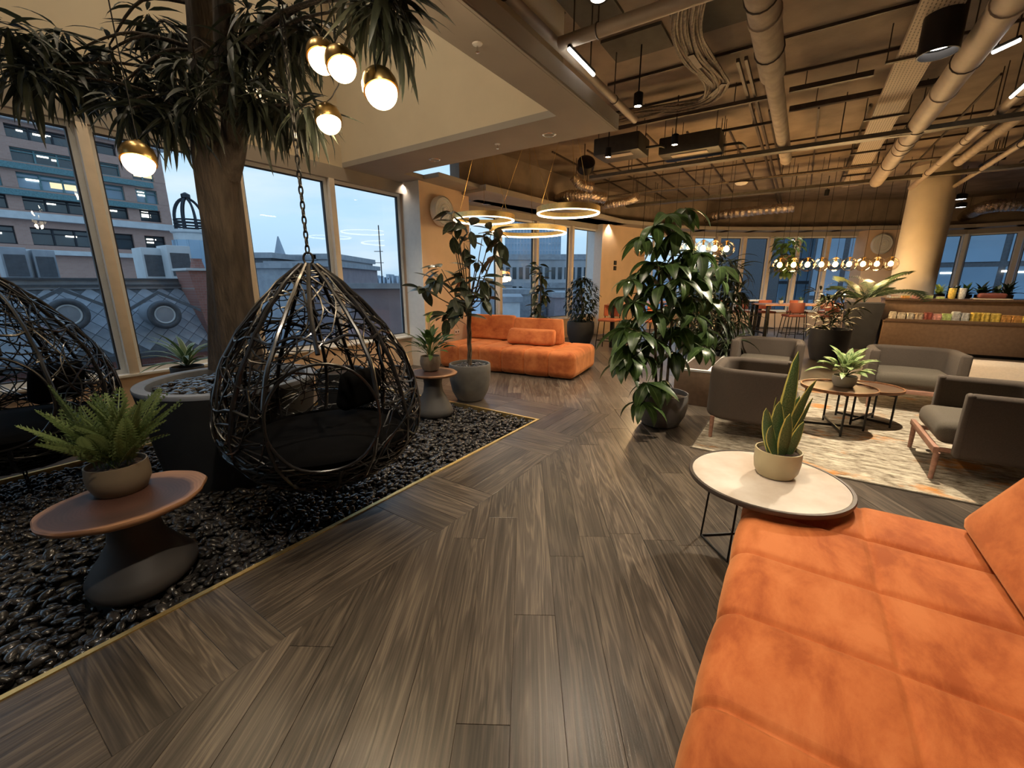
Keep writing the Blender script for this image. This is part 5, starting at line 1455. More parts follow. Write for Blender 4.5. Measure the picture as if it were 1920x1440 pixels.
# ------------------------------------------------------------------ rubber plant
t = P_RUB; T0 = Vector(t.location)
for k in range(3):
    pts = []
    for i in range(12):
        a = k * 2.1 + i * .75; z = .43 + .82 * i / 11; pts.append((.018 * math.cos(a) + .005 * i / 11, .018 * math.sin(a), z))
    g = G(); g.tube(pts, .014, 8); g.obj('stem', 'stem_brown', t, ang=80)
top = Vector((0, 0, 1.22)); L_ = []
for x, y, Y in ((792, 540, 5.2), (818, 522, 5.3), (838, 590, 5.1), (852, 560, 5.2), (862, 575, 5.15), (868, 522, 5.3), (884, 548, 5.2), (900, 520, 5.3), (907, 560, 5.25), (870, 455, 5.4), (882, 428, 5.4), (905, 442, 5.4), (922, 435, 5.4), (938, 450, 5.35), (925, 478, 5.4), (848, 440, 5.4), (846, 398, 5.5), (828, 505, 5.3), (893, 485, 5.4), (870, 592, 5.1), (912, 530, 5.3), (880, 500, 5.45), (858, 415, 5.45)):
    c = at_y(x, y, Y) - T0
    branch(t, [top + Vector((0, 0, rl.uniform(-.15, .05))), (top + c) / 2 + Vector((0, 0, -.06)), c], .010, .004, 'stem_brown', 'branch', 6)
    n_ = 7 if y > 500 else 5
    L_ += spray(c, n_, (-1.15, .45), (.8, 1.1), off=.05)
foliage(t, [leaf_arr(.26, .115, .35, .15, 6, (.8, .75)), leaf_arr(.24, .105, .6, .2, 6, (.8, .75)), leaf_arr(.28, .11, .15, .25, 6, (.8, .75))], 'leaf_rubber', L_)

# ------------------------------------------------------------------ plant with drooping hand-shaped leaves
t = P_PACH; T0 = Vector(t.location)
st = []
for (x0, y0), (x1, y1), Y in (((1238, 725), (1240, 560), 4.36), ((1250, 725), (1262, 440), 4.42), ((1232, 725), (1236, 500), 4.3)):
    a, b = at_y(x0, y0, Y) - T0, at_y(x1, y1, Y) - T0; a.z = max(.29, min(a.z, .32))
    branch(t, [a, (a + b) / 2 + Vector((rl.uniform(-.03, .03), 0, 0)), b], .017, .010, 'stem_brown', 'stem', 8); st.append((a, b))
L_ = []
for x, y, Y in ((1250, 402, 4.4), (1285, 392, 4.5), (1230, 422, 4.3), (1205, 445, 4.3), (1268, 436, 4.3), (1292, 468, 4.4), (1312, 474, 4.3), (1182, 525, 4.3), (1205, 512, 4.5), (1168, 556, 4.2), (1192, 566, 4.1), (1240, 535, 4.2), (1228, 585, 4.1), (1176, 648, 4.2), (1196, 622, 4.0), (1222, 636, 4.3), (1290, 556, 4.4), (1302, 640, 4.3), (1318, 652, 4.2), (1278, 615, 4.4), (1240, 715, 4.1), (1335, 520, 4.6), (1348, 500, 4.6), (1258, 495, 4.3), (1222, 492, 4.4), (1276, 522, 4.2), (1214, 718, 4.05), (1305, 510, 4.4), (1258, 575, 4.5), (1208, 668, 4.2), (1262, 660, 4.4), (1248, 455, 4.5), (1280, 485, 4.5), (1296, 525, 4.5), (1215, 545, 4.4), (1330, 560, 4.5), (1250, 615, 4.45), (1180, 600, 4.3), (1172, 615, 4.1), (1186, 672, 4.05), (1168, 680, 4.15), (1206, 755, 4.0), (1300, 590, 4.3), (1325, 620, 4.35)):
    c = at_y(x, y, Y) - T0
    a, b = min(st, key=lambda q: (q[1] - c).length); f = max(.05, min(1, (c.z + .1 - a.z) / (b.z - a.z))); src = a + (b - a) * f
    branch(t, [src, (src + c) / 2 + Vector((0, 0, .05)), c], .006, .0035, 'stem_green', 'leaf_stalk', 6)
    n_ = 7; a0 = rl.uniform(0, 6)
    for k in range(n_):
        d = ldir(a0 + 2 * PI * k / n_ + rl.uniform(-.25, .25), rl.uniform(-.75, -.15))
        L_.append(lmat(c, d, rl.uniform(-.4, .4), rl.uniform(.75, 1.15)))
foliage(t, [leaf_arr(.31, .112, 1.0, .2, 7, (.75, .8)), leaf_arr(.28, .10, 1.35, .2, 7, (.75, .8)), leaf_arr(.33, .115, .7, .25, 7, (.75, .8))], 'leaf_pachira', L_)

# ------------------------------------------------------------------ generic helpers for smaller plants
def rosette(t, base, n, el, s, arrs, m, off=.02, stalk=None):
    L_ = []
    for k in range(n):
        a = 2.4 * k + rl.uniform(-.3, .3); e_ = el[0] + (el[1] - el[0]) * ((k + .5) / n) + rl.uniform(-.15, .15)
        d = ldir(a, e_); p = Vector(base) + d * off
        if stalk:
            q = p + ldir(a, min(1.45, e_ + .35)) * stalk * rl.uniform(.55, 1.1); g = G(); g.tube(smooth_path([Vector(base), (Vector(base) + q) / 2 + Vector((0, 0, stalk * .12)), q], 3), .0028, 5); g.obj('leaf_stalk', 'stem_green', t); p = q
        L_.append(lmat(p, d, rl.uniform(-.3, .3), rl.uniform(*s)))
    foliage(t, arrs, m, L_)
def small_pot(name, label, x, y, z, r, h, m, cat='plant', prof=None):
    return pot(name, label, cat, x, y, prof or [(r * .72, 0), (r * .78, .004), (r * .97, h * .4), (r, h * .75), (r * .99, h), (r * .93, h), (r * .9, h * .86)], m, h * .86, r * .9, z=z)
# fern on the near table
FX, FY = at_z(229, 915, .46).xy
t = small_pot('potted_fern', 'bright green fern in a brown pot on the near live-edge table', FX, FY, .4505, .125, .155, 'pot_brown', prof=[(.098, 0), (.105, .005), (.128, .06), (.130, .10), (.124, .155), (.118, .155), (.115, .13)])
def frond(L, n, droop, wl):
    V = []; F = []; U = []; x = z = 0; a = -.1
    pts = []
    for i in range(n + 1):
        pts.append((x, z, a)); x += L / n * math.cos(a); z -= L / n * math.sin(a); a += droop / n
    V0, F0 = [], []
    for i in range(n):
        (x0, z0, a0), (x1, z1, a1) = pts[i], pts[i + 1]; w = .0022
        k = len(V0); V0 += [(x0, w, z0), (x0, -w, z0), (x1, -w, z1), (x1, w, z1)]; F0.append((k, k + 1, k + 2, k + 3)); U += [(.5, .5)] * 4
        t_ = i / n
        if t_ < .16: continue
        l = wl * math.sin(PI * (.18 + .80 * t_)) ** .7
        for s_ in (-1, 1):
            k = len(V0); bx = .6 * l
            V0 += [(x0, 0, z0), (x0 + bx * .45 + .006, s_ * l * .45, z0 - .05 * l + .006), (x0 + bx, s_ * l, z0 - .25 * l), (x0 + bx * .5 - .010, s_ * l * .6, z0 - .12 * l)]
            F0.append((k, k + 1, k + 2, k + 3) if s_ > 0 else (k + 3, k + 2, k + 1, k)); U += [(0, .4), (.4, .2), (1, .4), (.5, .7)]
    return np.array(V0), F0, np.array(U)
L_ = []
for k in range(64):
    a = 2.4 * k; e_ = rl.uniform(.75, 1.5); L_.append(lmat(Vector((rl.uniform(-.06, .06), rl.uniform(-.06, .06), .135)), ldir(a, e_), rl.uniform(-.5, .5), rl.uniform(.7, 1.12)))
foliage(t, [frond(.44, 20, .5, .052), frond(.40, 18, .8, .050), frond(.37, 17, .3, .048)], 'leaf_fern', L_, name='frond')
# peace lily on the far table
t = small_pot('potted_peace_lily', 'leafy peace lily in a grey-brown pot on the far live-edge table', -.95, 4.80, .5005, .115, .175, 'pot_taupe', prof=[(.07, 0), (.09, .012), (.118, .08), (.12, .12), (.108, .175), (.102, .175), (.098, .15)])
rosette(t, (0, 0, .155), 46, (1.35, .1), (.75, 1.1), [leaf_arr(.20, .062, .9, .2, 6, (.7, .8)), leaf_arr(.22, .058, .6, .2, 6, (.7, .8))], 'leaf_lily', .02, .20)
for k in range(4):
    d = Vector((rl.uniform(-.05, .03), rl.uniform(-.04, .04), .52 + .03 * k)); g = G(); g.tube([(0, 0, .15), d * .6, d], .003, 5); g.obj('flower_stalk', 'stem_green', t)
    q = put('flower', leaf_mesh('flower', leaf_arr(.10, .04, .3, .5, 5), 'leaf_bright'), t); q.matrix_basis = lmat(d, ldir(k * 1.9, 1.0))
# snake plant on the marble table
t = small_pot('potted_snake_plant', 'upright striped snake plant in an olive pot on the marble table', 1.40, 2.055, .5070, .108, .145, 'pot_olive', prof=[(.062, 0), (.085, .004), (.102, .035), (.108, .08), (.108, .145), (.102, .145), (.1, .125)])
t0 = Vector(t.location)
def blade(t, base, tip, w, bend, twist):
    d = tip - base; L = d.length; n = 9; V = []; U = []; F = []
    side = Vector((math.cos(twist), math.sin(twist), 0)); nrm = d.normalized().cross(side).normalized()
    for i in range(n + 1):
        s_ = i / n; c = base + d * s_ + nrm * bend * math.sin(PI * s_ * .9)
        ww = w / 2 * (.62 + .38 * math.sin(PI * min(1, s_ * 1.2))) * (1 if s_ < .68 else max(.02, math.sqrt(max(0, 1 - ((s_ - .68) / .32) ** 2)) ))
        V += [c + side * ww + nrm * ww * .35, c + nrm * -.003, c - side * ww + nrm * ww * .35]; U += [(s_ * 3, 0), (s_ * 3, .5), (s_ * 3, 1)]
    for i in range(n):
        k = i * 3; F += [(k, k + 1, k + 4, k + 3), (k + 1, k + 2, k + 5, k + 4)]
    me = mesh('leaf', V, F, 'leaf_snake', True, 180, U); put('leaf', me, t)
for px, py, dy, w, bx, tw in ((1496, 658, .02, .088, .02, .1), (1533, 712, .0, .082, .055, .3), (1462, 752, -.03, .076, -.02, -.2), (1480, 775, -.055, .084, .0, .2), (1437, 765, -.02, .06, -.05, -.4), (1448, 798, -.05, .06, -.035, .1), (1522, 745, .03, .06, .05, .5), (1470, 728, .04, .06, -.01, .4), (1500, 742, .05, .06, .02, -.3), (1507, 790, -.05, .06, .035, .0), (1455, 745, .03, .028, -.03, .6)):
    tip = at_y(px, py, 2.055 + dy) - t0
    blade(t, Vector((bx * .9, dy * .8, .118)), tip, w, rl.uniform(-.02, .02), tw)
# pale-leaved plant on the coffee table 
CX_, CY_ = at_z(1581, 724, .457).xy
t = small_pot('potted_aglaonema', 'pale green broad-leaved plant in a white pot on the coffee table', CX_, CY_, .4565, .105, .115, 'pot_white')
rosette(t, (0, 0, .10), 34, (1.25, .05), (.75, 1.15), [leaf_arr(.20, .07, .6, .2, 6, (.75, .75)), leaf_arr(.23, .075, .9, .2, 6, (.75, .75))], 'leaf_aglao', .02, .14)
# striped plant behind the tree planter
q = at_v(350, 683, 3.05)
t = small_pot('potted_dracaena', 'small plant with white-edged arching leaves behind the tree planter', q.x, q.y, 0, .15, max(.4, q.z - .02), 'planter_charcoal')
rosette(t, (0, 0, q.z - .02), 18, (1.3, .25), (.8, 1.15), [leaf_arr(.46, .058, .9, .3, 7), leaf_arr(.42, .058, 1.2, .3, 7)], 'leaf_varieg', .02)
# dense dark plant behind the big one
q = at_z(1362, 660, .5)
t = small_pot('potted_dracaena', 'dense dark narrow-leaved plant in a black pot behind the big plant', q.x - .1, q.y + .25, 0, .26, .50, 'planter_black'); t0 = Vector(t.location); L_ = []
for k, (x, y) in enumerate(((1270, 530), (1300, 500), (1330, 515), (1362, 495), (1380, 505), (1350, 560), (1310, 570), (1280, 590), (1375, 570), (1340, 620), (1300, 640), (1370, 640), (1325, 660), (1355, 530), (1290, 545), (1320, 540), (1345, 590), (1385, 545), (1310, 610), (1365, 605), (1385, 600), (1330, 585), (1290, 620), (1350, 655))):
    c = at_y(x, y, t0.y + rl.uniform(-.3, .3)) - t0
    branch(t, [Vector((0, 0, .44)), Vector((c.x * .5, c.y * .5, c.z * .5 + .25)), c], .014, .006, 'stem_brown', 'stem', 6)
    L_ += spray(c, 26, (-1.2, .75), (.7, 1.1), off=.10)
foliage(t, [leaf_arr(.44, .044, 1.1, .3, 6), leaf_arr(.38, .040, 1.5, .3, 6)], 'leaf_dark', L_, limit=285)
# long box planter with pale rim
a, b = at_z(1266, 690, .45), at_z(1350, 634, .45); d = b - a
t = thing('box_planter', 'low dark trough planter with a pale rim behind the big plant', 'planter', (a.x, a.y, 0), RU)
Lb = 1.55; g = G(); g.b2((0, -.42, 0), (Lb, 0, .43), .01); g.obj('trough', 'counter_wood', t)
g = G()
for lo, hi in (((0, -.42), (Lb, -.37)), ((0, -.05), (Lb, 0)), ((0, -.37), (.05, -.05)), ((Lb - .05, -.37), (Lb, -.05))): g.b2((*lo, .4305), (*hi, .455))
g.obj('rim', 'white_paint', t, smooth=False)
g = G(); g.b2((.05, -.37, .4302), (Lb - .05, -.05, .438)); g.obj('soil', 'soil', t)
# rubber plant by the far window
t = small_pot('potted_rubber_plant', 'slim dark-leaved rubber plant standing behind the far sofa at the window', .62, 9.55, 0, .2, .45, 'planter_charcoal'); t0 = Vector(t.location); L_ = []
branch(t, [Vector((0, 0, .38)), Vector((.02, 0, 1.1)), Vector((0, 0, 1.75))], .02, .01, 'stem_brown', 'stem')
for k in range(26):
    z = .72 + 1.2 * k / 26; L_ += spray(Vector((rl.uniform(-.06, .06), 0, z)), 3, (-1.0, .5), (.8, 1.1), off=.1)
foliage(t, [leaf_arr(.26, .10, .6, .2, 6, (.8, .75))], 'leaf_dark', L_)
# weeping fig
t = small_pot('potted_weeping_fig', 'bushy small-leaved fig in a round charcoal pot beside the far window pier', 1.72, 10.55, 0, .34, .56, 'planter_charcoal', prof=[(.22, 0), (.25, .01), (.33, .25), (.34, .45), (.33, .56), (.31, .56), (.30, .5)]); L_ = []
branch(t, [Vector((0, 0, .48)), Vector((.02, 0, .8)), Vector((-.02, 0, 1.4))], .025, .01, 'stem_brown', 'trunk')
for k in range(900):
    a, r, z = rl.uniform(0, 6.28), math.sqrt(rl.random()), rl.uniform(-1, 1); rr_ = .40 * math.sqrt(max(.02, 1 - abs(z) ** 2.4))
    L_.append(lmat(Vector((rr_ * r * math.cos(a), rr_ * r * math.sin(a), 1.07 + .56 * z)), ldir(a + rl.uniform(-.8, .8), rl.uniform(-1.2, .3)), 0, rl.uniform(.7, 1.2)))
foliage(t, [leaf_arr(.13, .055, .4, .2, 3)], 'leaf_lily' if False else 'leaf_dark', L_, limit=0)
# ================================================================== far end of the room
def at_u(px, py, u):
    d = ray(px, py); u0 = UV(0, 0)[0]
    t = (u - u0) / (d.x * UX + d.y * UY); return Vector((d.x * t, d.y * t, CH + d.z * t))
def uvof(p): return UV(p.x, p.y)
mat('column_plaster', (.55, .49, .40), .8, var=.05, scale=3)
c = W(10.0, -4.47)
tag(G().lathe([(.41, 0), (.41, Z_SLAB)], 48, c=(0, 0, 0)).obj('column', 'column_plaster', loc=c, ang=30), kind='structure')
# ---- snack counter
CT = thing('snack_counter', 'long dark wooden snack counter in front of the column', 'counter', W(8.5, -10.5), RU)
g = G(); g.b2((0, 0, .06), (.95, 6.6, .66), .008); g.obj('cabinet', 'counter_wood', CT)
g = G(); g.b2((.06, .05, 0), (.9, 6.55, .06)); g.obj('plinth', 'black_metal', CT, smooth=False)
g = G(); g.b2((-.01, -.01, .6605), (.37, 6.61, .69), .006); g.obj('display_ledge', 'walnut_dark', CT)
g = G(); g.b2((.37, 0, .6605), (.95, 6.6, 1.115), .006); g.obj('riser', 'counter_wood', CT)
g = G(); g.b2((.33, -.01, 1.1155), (.97, 6.61, 1.16), .006); g.obj('worktop', 'walnut_dark', CT)
for z in (.69,):
    g = G(); g.b2((-.008, .02, .691), (.004, 6.58, .735)); g.obj('ledge_lip', 'counter_wood', CT, smooth=False)
rc = random.Random(31)
pal = [((.55, .50, .40), 'silver-grey'), ((.50, .40, .28), 'tan'), ((.30, .08, .06), 'dark red'), ((.62, .30, .26), 'pink'), ((.45, .58, .22), 'light green'), ((.58, .60, .58), 'white'), ((.68, .50, .10), 'yellow'), ((.66, .34, .10), 'orange')]
for k, (c_, n_) in enumerate(pal): mat('wrap_%d' % k, c_, .3, var=.35, scale=25, spec=.6)
x = -3.98; k = 0; order = (0, 0, 0, 1, 2, 3, 4, 5, 5, 6, 6, 6, 7, 7, 6)
ords = ('first', 'second', 'third', 'fourth', 'fifth', 'sixth', 'seventh', 'eighth', 'ninth', 'tenth', 'eleventh', 'twelfth', 'thirteenth', 'fourteenth', 'fifteenth', 'sixteenth')
for k in range(15):
    w_ = rc.uniform(.12, .15); v = -3.98 - k * .142 - .07
    t = thing('snack_packet', '%s snack packet, %s from the left on the counter ledge' % (pal[order[k]][1], ords[k]), 'snack packet', W(8.5 + .16, v, .6905), RU + rc.uniform(-.1, .1), 'snack packets on the counter ledge')
    h_ = rc.uniform(.15, .21)
    g = G(); g.rbox((0, 0, h_ / 2), (.17, w_, h_), .028, (6, 6, 5), lambda p, n: .006 * math.sin(p.x * 60 + p.y * 90 + k) + .004 * math.sin(p.z * 80)); g.obj('bag', 'wrap_%d' % order[k], t, ang=60)
    g = G(); g.b2((-.08, -w_ * .42, h_ - .004), (.08, w_ * .42, h_ + .012)); g.obj('seal', 'wrap_%d' % order[k], t, smooth=False)
for k in range(5):
    v = -4.0 - k * .19; q = rc.choice(range(8)); h_ = rc.uniform(.04, .07)
    t = thing('snack_box', '%s small box, %s from the left on the counter top' % (pal[q][1], ords[k]), 'box', W(8.98, v - .05, 1.1605), RU + rc.uniform(-.2, .2), 'small boxes on the counter top')
    g = G(); g.box((0, 0, h_ / 2), (.13, .13, h_), 0, .005); g.obj('carton', 'wrap_%d' % q, t)
    g = G(); g.box((0, 0, h_ + .004), (.134, .134, .008), 0, .002); g.obj('lid', 'wrap_%d' % ((q + 5) % 8), t)
for k in range(2):
    t = thing('food_tub', ('yellow-lidded', 'clear white') [k] + ' stacked food tub beside the bread on the counter', 'tub', W(8.98, -4.98 - .15 * k, 1.1605), RU, 'food tubs on the counter')
    g = G(); g.lathe([(.055, .15), (.062, .155), (.062, .225), (.05, .225)], 20); g.lathe([(.05, 0), (.06, .07), (.06, .15), (.05, .15)], 20); g.obj('tub', 'wrap_%d' % (6, 5)[k], t)
p = W(9.0, -5.58, 1.1605); t = thing('bread_loaf', 'dark crusty loaf lying on a pale board on the counter top', 'bread', p, RU + PI / 2)
g = G(); g.box((0, 0, .01), (.55, .3, .02), 0, .004); g.obj('board', 'plinth_pale', t); g = G(); g.rbox((0, 0, .075), (.42, .17, .11), .05, (10, 6, 4)); g.obj('loaf', 'burgundy', t, ang=80)
# ---- back shelf with plants under the right windows
BS = thing('back_shelf', 'dark shelf with plants under the right-hand windows', 'shelf', W(10.9, -9.5), RU)
g = G(); g.b2((0, 0, 0), (.45, 4.6, 1.02), .01); g.obj('cabinet', 'walnut_dark', BS); g = G(); g.b2((-.02, -.02, 1.0205), (.47, 4.62, 1.06), .005); g.obj('top', 'counter_wood', BS)
for k, (px, py, m, n_, Ls, lab) in enumerate(((1758, 540, 'leaf_bright', 16, .30, 'yellow-leaved plant right beside the column'), (1785, 535, 'leaf_dark', 14, .24, 'dark leafy plant beside the yellow one'), (1808, 520, 'leaf_lily', 16, .32, 'taller light green plant before the window post'), (1838, 530, 'leaf_dark', 16, .30, 'bushy dark plant in the trough on the shelf'), (1866, 538, 'leaf_lily', 14, .24, 'small green plant behind the bread'), (1885, 525, 'leaf_dark', 18, .34, 'round-leaved dark plant at the right of the shelf'))):
    p = at_u(px, 560, 11.1); u, v = uvof(p)
    t = small_pot('potted_plant', lab, W(11.1, v).x, W(11.1, v).y, 1.0605, .12, .16, 'planter_charcoal')
    rosette(t, (0, 0, .14), n_, (1.45, .2), (.8, 1.2), [leaf_arr(Ls, .09, .7, .2, 5, (.75, .8))], m, .02)
# ---- stools and high tables
def stool(label, x, y, rz, back='rust_leather', group='high-backed stools'):
    t = thing('bar_stool', label, 'stool', (x, y, 0), rz, group)
    g = G(); g.rbox((0, 0, .665), (.42, .40, .06), .025, (6, 6, 3)); g.obj('seat', back, t, ang=80)
    g = G(); V = []; 
    pts = [(.21 * math.sin(a), .20 - .07 * (1 - math.cos(a)) * 3) for a in [(-1 + 2 * k / 8) for k in range(9)]]
    g.sweep(pts[::-1], rrect(.028, .26, .012, 3, (0, .87))); g.obj('backrest', back, t, ang=50)
    for sx in (-1, 1):
        for sy, zt in ((-1, .64), (1, .80)):
            g = G(); g.tube([(sx * .23, sy * .22, 0), (sx * .18, sy * .17, .64)] + ([(sx * .175, .185, zt)] if zt > .7 else []), .011, 7); g.obj('leg', 'black_metal', t)
    for sy in (-1, 1):
        g = G(); g.tube([(-.215, sy * .205, .2), (.215, sy * .205, .2)], .009, 6); g.obj('foot_bar', 'black_metal', t)
    for sx in (-1, 1):
        g = G(); g.tube([(sx * .215, -.205, .2), (sx * .215, .205, .2)], .009, 6); g.obj('foot_bar', 'black_metal', t)
    return t
def high_table(label, x, y, L, Wd, z, rz, top='rust_leather'):
    t = thing('high_table', label, 'table', (x, y, 0), rz)
    g = G(); g.b2((-L / 2, -Wd / 2, z - .04), (L / 2, Wd / 2, z), .006); g.obj('tabletop', top, t)
    for sx in (-1, 1):
        for sy in (-1, 1):
            g = G(); g.b2((sx * (L / 2 - .12) - .035, sy * (Wd / 2 - .1) - .035, 0), (sx * (L / 2 - .12) + .035, sy * (Wd / 2 - .1) + .035, z - .0405), .004); g.obj('leg', 'black_metal', t)
        g = G(); g.b2((sx * (L / 2 - .12) - .02, -Wd / 2 + .14, .12), (sx * (L / 2 - .12) + .02, Wd / 2 - .14, .16)); g.obj('stretcher', 'black_metal', t, smooth=False)
    return t
mat('pinkish_top', (.50, .27, .17), .4, var=.1, scale=4)
high_table('high wooden bar table near the far window pier, partly behind the big plant', 3.15, 10.55, 2.2, .8, 1.03, RU, 'pinkish_top')
stool('rust-coloured bar stool standing left of the big plant', 2.25, 9.75, RU + PI / 2 + PI)
stool('bar stool seen through the stems of the big plant', 3.0, 9.55, RU + PI)
stool('bar stool behind the big plant, right of the stems', 3.55, 10.05, RU + PI)
aD = -.12
high_table('long high dining table under the far globe lamps', 8.6, 11.75, 3.4, .9, .93, aD, 'pinkish_top')
for k in range(3):
    x = 7.35 + k * .85
    stool('dark rust dining stool, %s from the left in the front row of the far table' % ords[k], x, 11.05 - (x - 7.35) * .12, PI + aD, 'burgundy')
    stool('orange dining stool, %s from the left on the window side of the far table' % ords[k], x + .1, 12.45 - (x - 7.35) * .12, aD, 'rust_leather')
high_table('white-topped high table at the far windows', 6.9, 13.4, 1.9, .6, .98, .05, 'white_paint')
for k in range(3): stool('dark stool, %s from the left at the white-topped far table' % ords[k], 5.7 + k * .56, 12.7, PI, 'burgundy')
for k, (px, Y) in enumerate(((1470, 11.75), (1507, 11.7), (1560, 11.6))):
    p = at_y(px, 565, Y); t = small_pot('table_plant', ('small', 'middle', 'right-hand')[k] + ' little plant standing on the far dining table', p.x, 11.75 - (p.x - 8.6) * .12, .9305, .06, .09, 'pot_white')
    rosette(t, (0, 0, .08), 9, (1.3, .3), (.8, 1.1), [leaf_arr(.16, .03, .7, .2, 4)], 'leaf_lily', .01)
# ---- palm in a tall planter
t = thing('potted_palm', 'spreading palm in a tall dark square planter before the counter end', 'plant', W(8.9, -3.54), RU)
g = G(); q = .34; V = [(-q * .8, -q * .8, 0), (q * .8, -q * .8, 0), (q * .8, q * .8, 0), (-q * .8, q * .8, 0), (-q, -q, 1.05), (q, -q, 1.05), (q, q, 1.05), (-q, q, 1.05)]
g.add(V, [(3, 2, 1, 0), (0, 1, 5, 4), (1, 2, 6, 5), (2, 3, 7, 6), (3, 0, 4, 7), (4, 5, 6, 7)]); g.obj('planter', 'planter_charcoal', t, smooth=False)
def palm_frond(L, n, droop, wl):
    V0, F0, U = [], [], []; x = z = 0; a = 0
    for i in range(n):
        x1, z1 = x + L / n * math.cos(a), z + L / n * math.sin(a); a -= droop / n; w = .005 * (1 - i / n) + .002
        k = len(V0); V0 += [(x, w, z), (x, -w, z), (x1, -w, z1), (x1, w, z1)]; F0.append((k, k + 1, k + 2, k + 3)); U += [(.5, .5)] * 4
        if i > n * .18:
            l = wl * math.sin(PI * (.15 + .8 * i / n)) ** .6
            for s_ in (-1, 1):
                k = len(V0); V0 += [(x, 0, z), (x + l * .42, s_ * l * .5 + .0, z - l * .06 + .008), (x + l * .72, s_ * l * .82, z - l * .42), (x + l * .38, s_ * l * .5, z - l * .10 - .01)]
                F0.append((k, k + 1, k + 2, k + 3)); U += [(0, .4), (.4, .2), (1, .4), (.5, .7)]
        x, z = x1, z1
    return np.array(V0), F0, np.array(U)
L_ = []
for k in range(13):
    L_.append(lmat(Vector((0, 0, 1.05)), ldir(2.4 * k, rl.uniform(.45, 1.35)), 0, rl.uniform(.8, 1.15)))
foliage(t, [palm_frond(1.05, 22, 1.5, .34), palm_frond(.95, 20, 1.1, .32)], 'leaf_palm', L_, name='frond')
t = small_pot('potted_plant', 'dark bushy plant in a blue-black pot left of the counter', 6.3, 8.3, 0, .34, .62, 'planter_charcoal'); L_ = []
for k in range(16): L_ += spray(Vector((rl.uniform(-.22, .22), rl.uniform(-.2, .2), .62 + .75 * k / 16)), 9, (-.6, .9), (.7, 1.1), off=.1)
foliage(t, [leaf_arr(.34, .05, .9, .2, 5)], 'leaf_dark', L_)
# ---- hanging plant over the far table
p = at_y(1475, 478, 11.4); t = thing('hanging_plant', 'bushy trailing plant hanging above the globe lamps before the far windows', 'plant', p); L_ = []
g = G(); g.lathe([(.05, -.24), (.15, -.2), (.18, -.02), (.17, -.02)], 20); g.obj('basket', 'stem_brown', t); g = G(); g.tube([(0, 0, -.02), (0, 0, HZ - p.z)], .004, 5); g.obj('cord', 'rubber_black', t)
for k in range(150):
    a = rl.uniform(0, 6.28); r = rl.uniform(.05, .28); L_.append(lmat(Vector((r * math.cos(a), r * math.sin(a), rl.uniform(-.45, .42))), ldir(a, rl.uniform(-1.2, .6)), 0, rl.uniform(.7, 1.3)))
foliage(t, [leaf_arr(.22, .12, .7, .2, 5, (.8, .7))], 'leaf_pachira', L_)
# ---- round wall fans, sockets
def wall_fan(label, p, an, r):
    t = thing('wall_fan', label, 'fan', p, an)      # local -y points into the room
    q = G(); q.lathe([(r * .75, 0), (r, .03), (r * 1.02, .10), (r * .95, .13)], 28, cap1=False); q.obj('housing', 'white_paint', t, rot=(PI / 2, 0, 0), ang=50)
    for k in range(4):
        q = G(); rr_ = r * (.2 + .22 * k); q.tube([(rr_ * math.cos(a), -.125 - .012 * (3 - k), rr_ * math.sin(a)) for a in [2 * PI * j / 28 for j in range(28)]], .012, 6, True); q.obj('grille_ring', 'white_paint', t)
    q = G(); q.lathe([(r * .95, .10), (r * .5, .09), (0, .09)], 28, cap0=False, cap1=False); q.obj('face', 'frame_white', t, rot=(PI / 2, 0, 0))
    q = G(); q.lathe([(.05, .09), (.05, .15), (0, .16)], 16, cap0=False); q.obj('hub', 'white_paint', t, rot=(PI / 2, 0, 0))
p = at_v(823, 397, 3.21); wall_fan('round white fan on the peach pier beside the left windows', p, RU, .25)
p = at_y(1650, 458, 13.68); wall_fan('round pale fan on the far peach pier beside the column', p, -.07, .3)
for k, (px, py) in enumerate(((835, 622), (857, 622))):
    p = at_v(px, py, 3.222); t = thing('wall_socket', ('dark', 'pale')[k] + ' power socket low on the peach pier behind the far sofa', 'socket', p, RU)
    g = G(); g.box((0, 0, 0), (.15, .012, .09), 0, .003); g.obj('plate', ('black_metal', 'frame_peach')[k], t)
    for s_ in (-1, 1):
        g = G(); g.box((s_ * .035, -.007, 0), (.022, .006, .03)); g.obj('outlet', 'rubber_black', t, smooth=False)
for k, py in enumerate((493, 503)):
    p = at_y(1171, py, 12.85); t = thing('wall_switch', ('upper', 'lower')[k] + ' dark switch on the second peach pier', 'switch', (p.x, p.y, p.z), frame2(*PIER2)[1]); q = PIER2[0] + (PIER2[1] - PIER2[0]) * .3; t.location = (q.x, q.y, p.z) 
    g = G(); g.box((0, -.008, 0), (.12, .014, .12), 0, .003); g.obj('plate', 'black_metal', t); g = G(); g.box((0, -.018, 0), (.04, .008, .06)); g.obj('rocker', 'unit_dark', t, smooth=False)
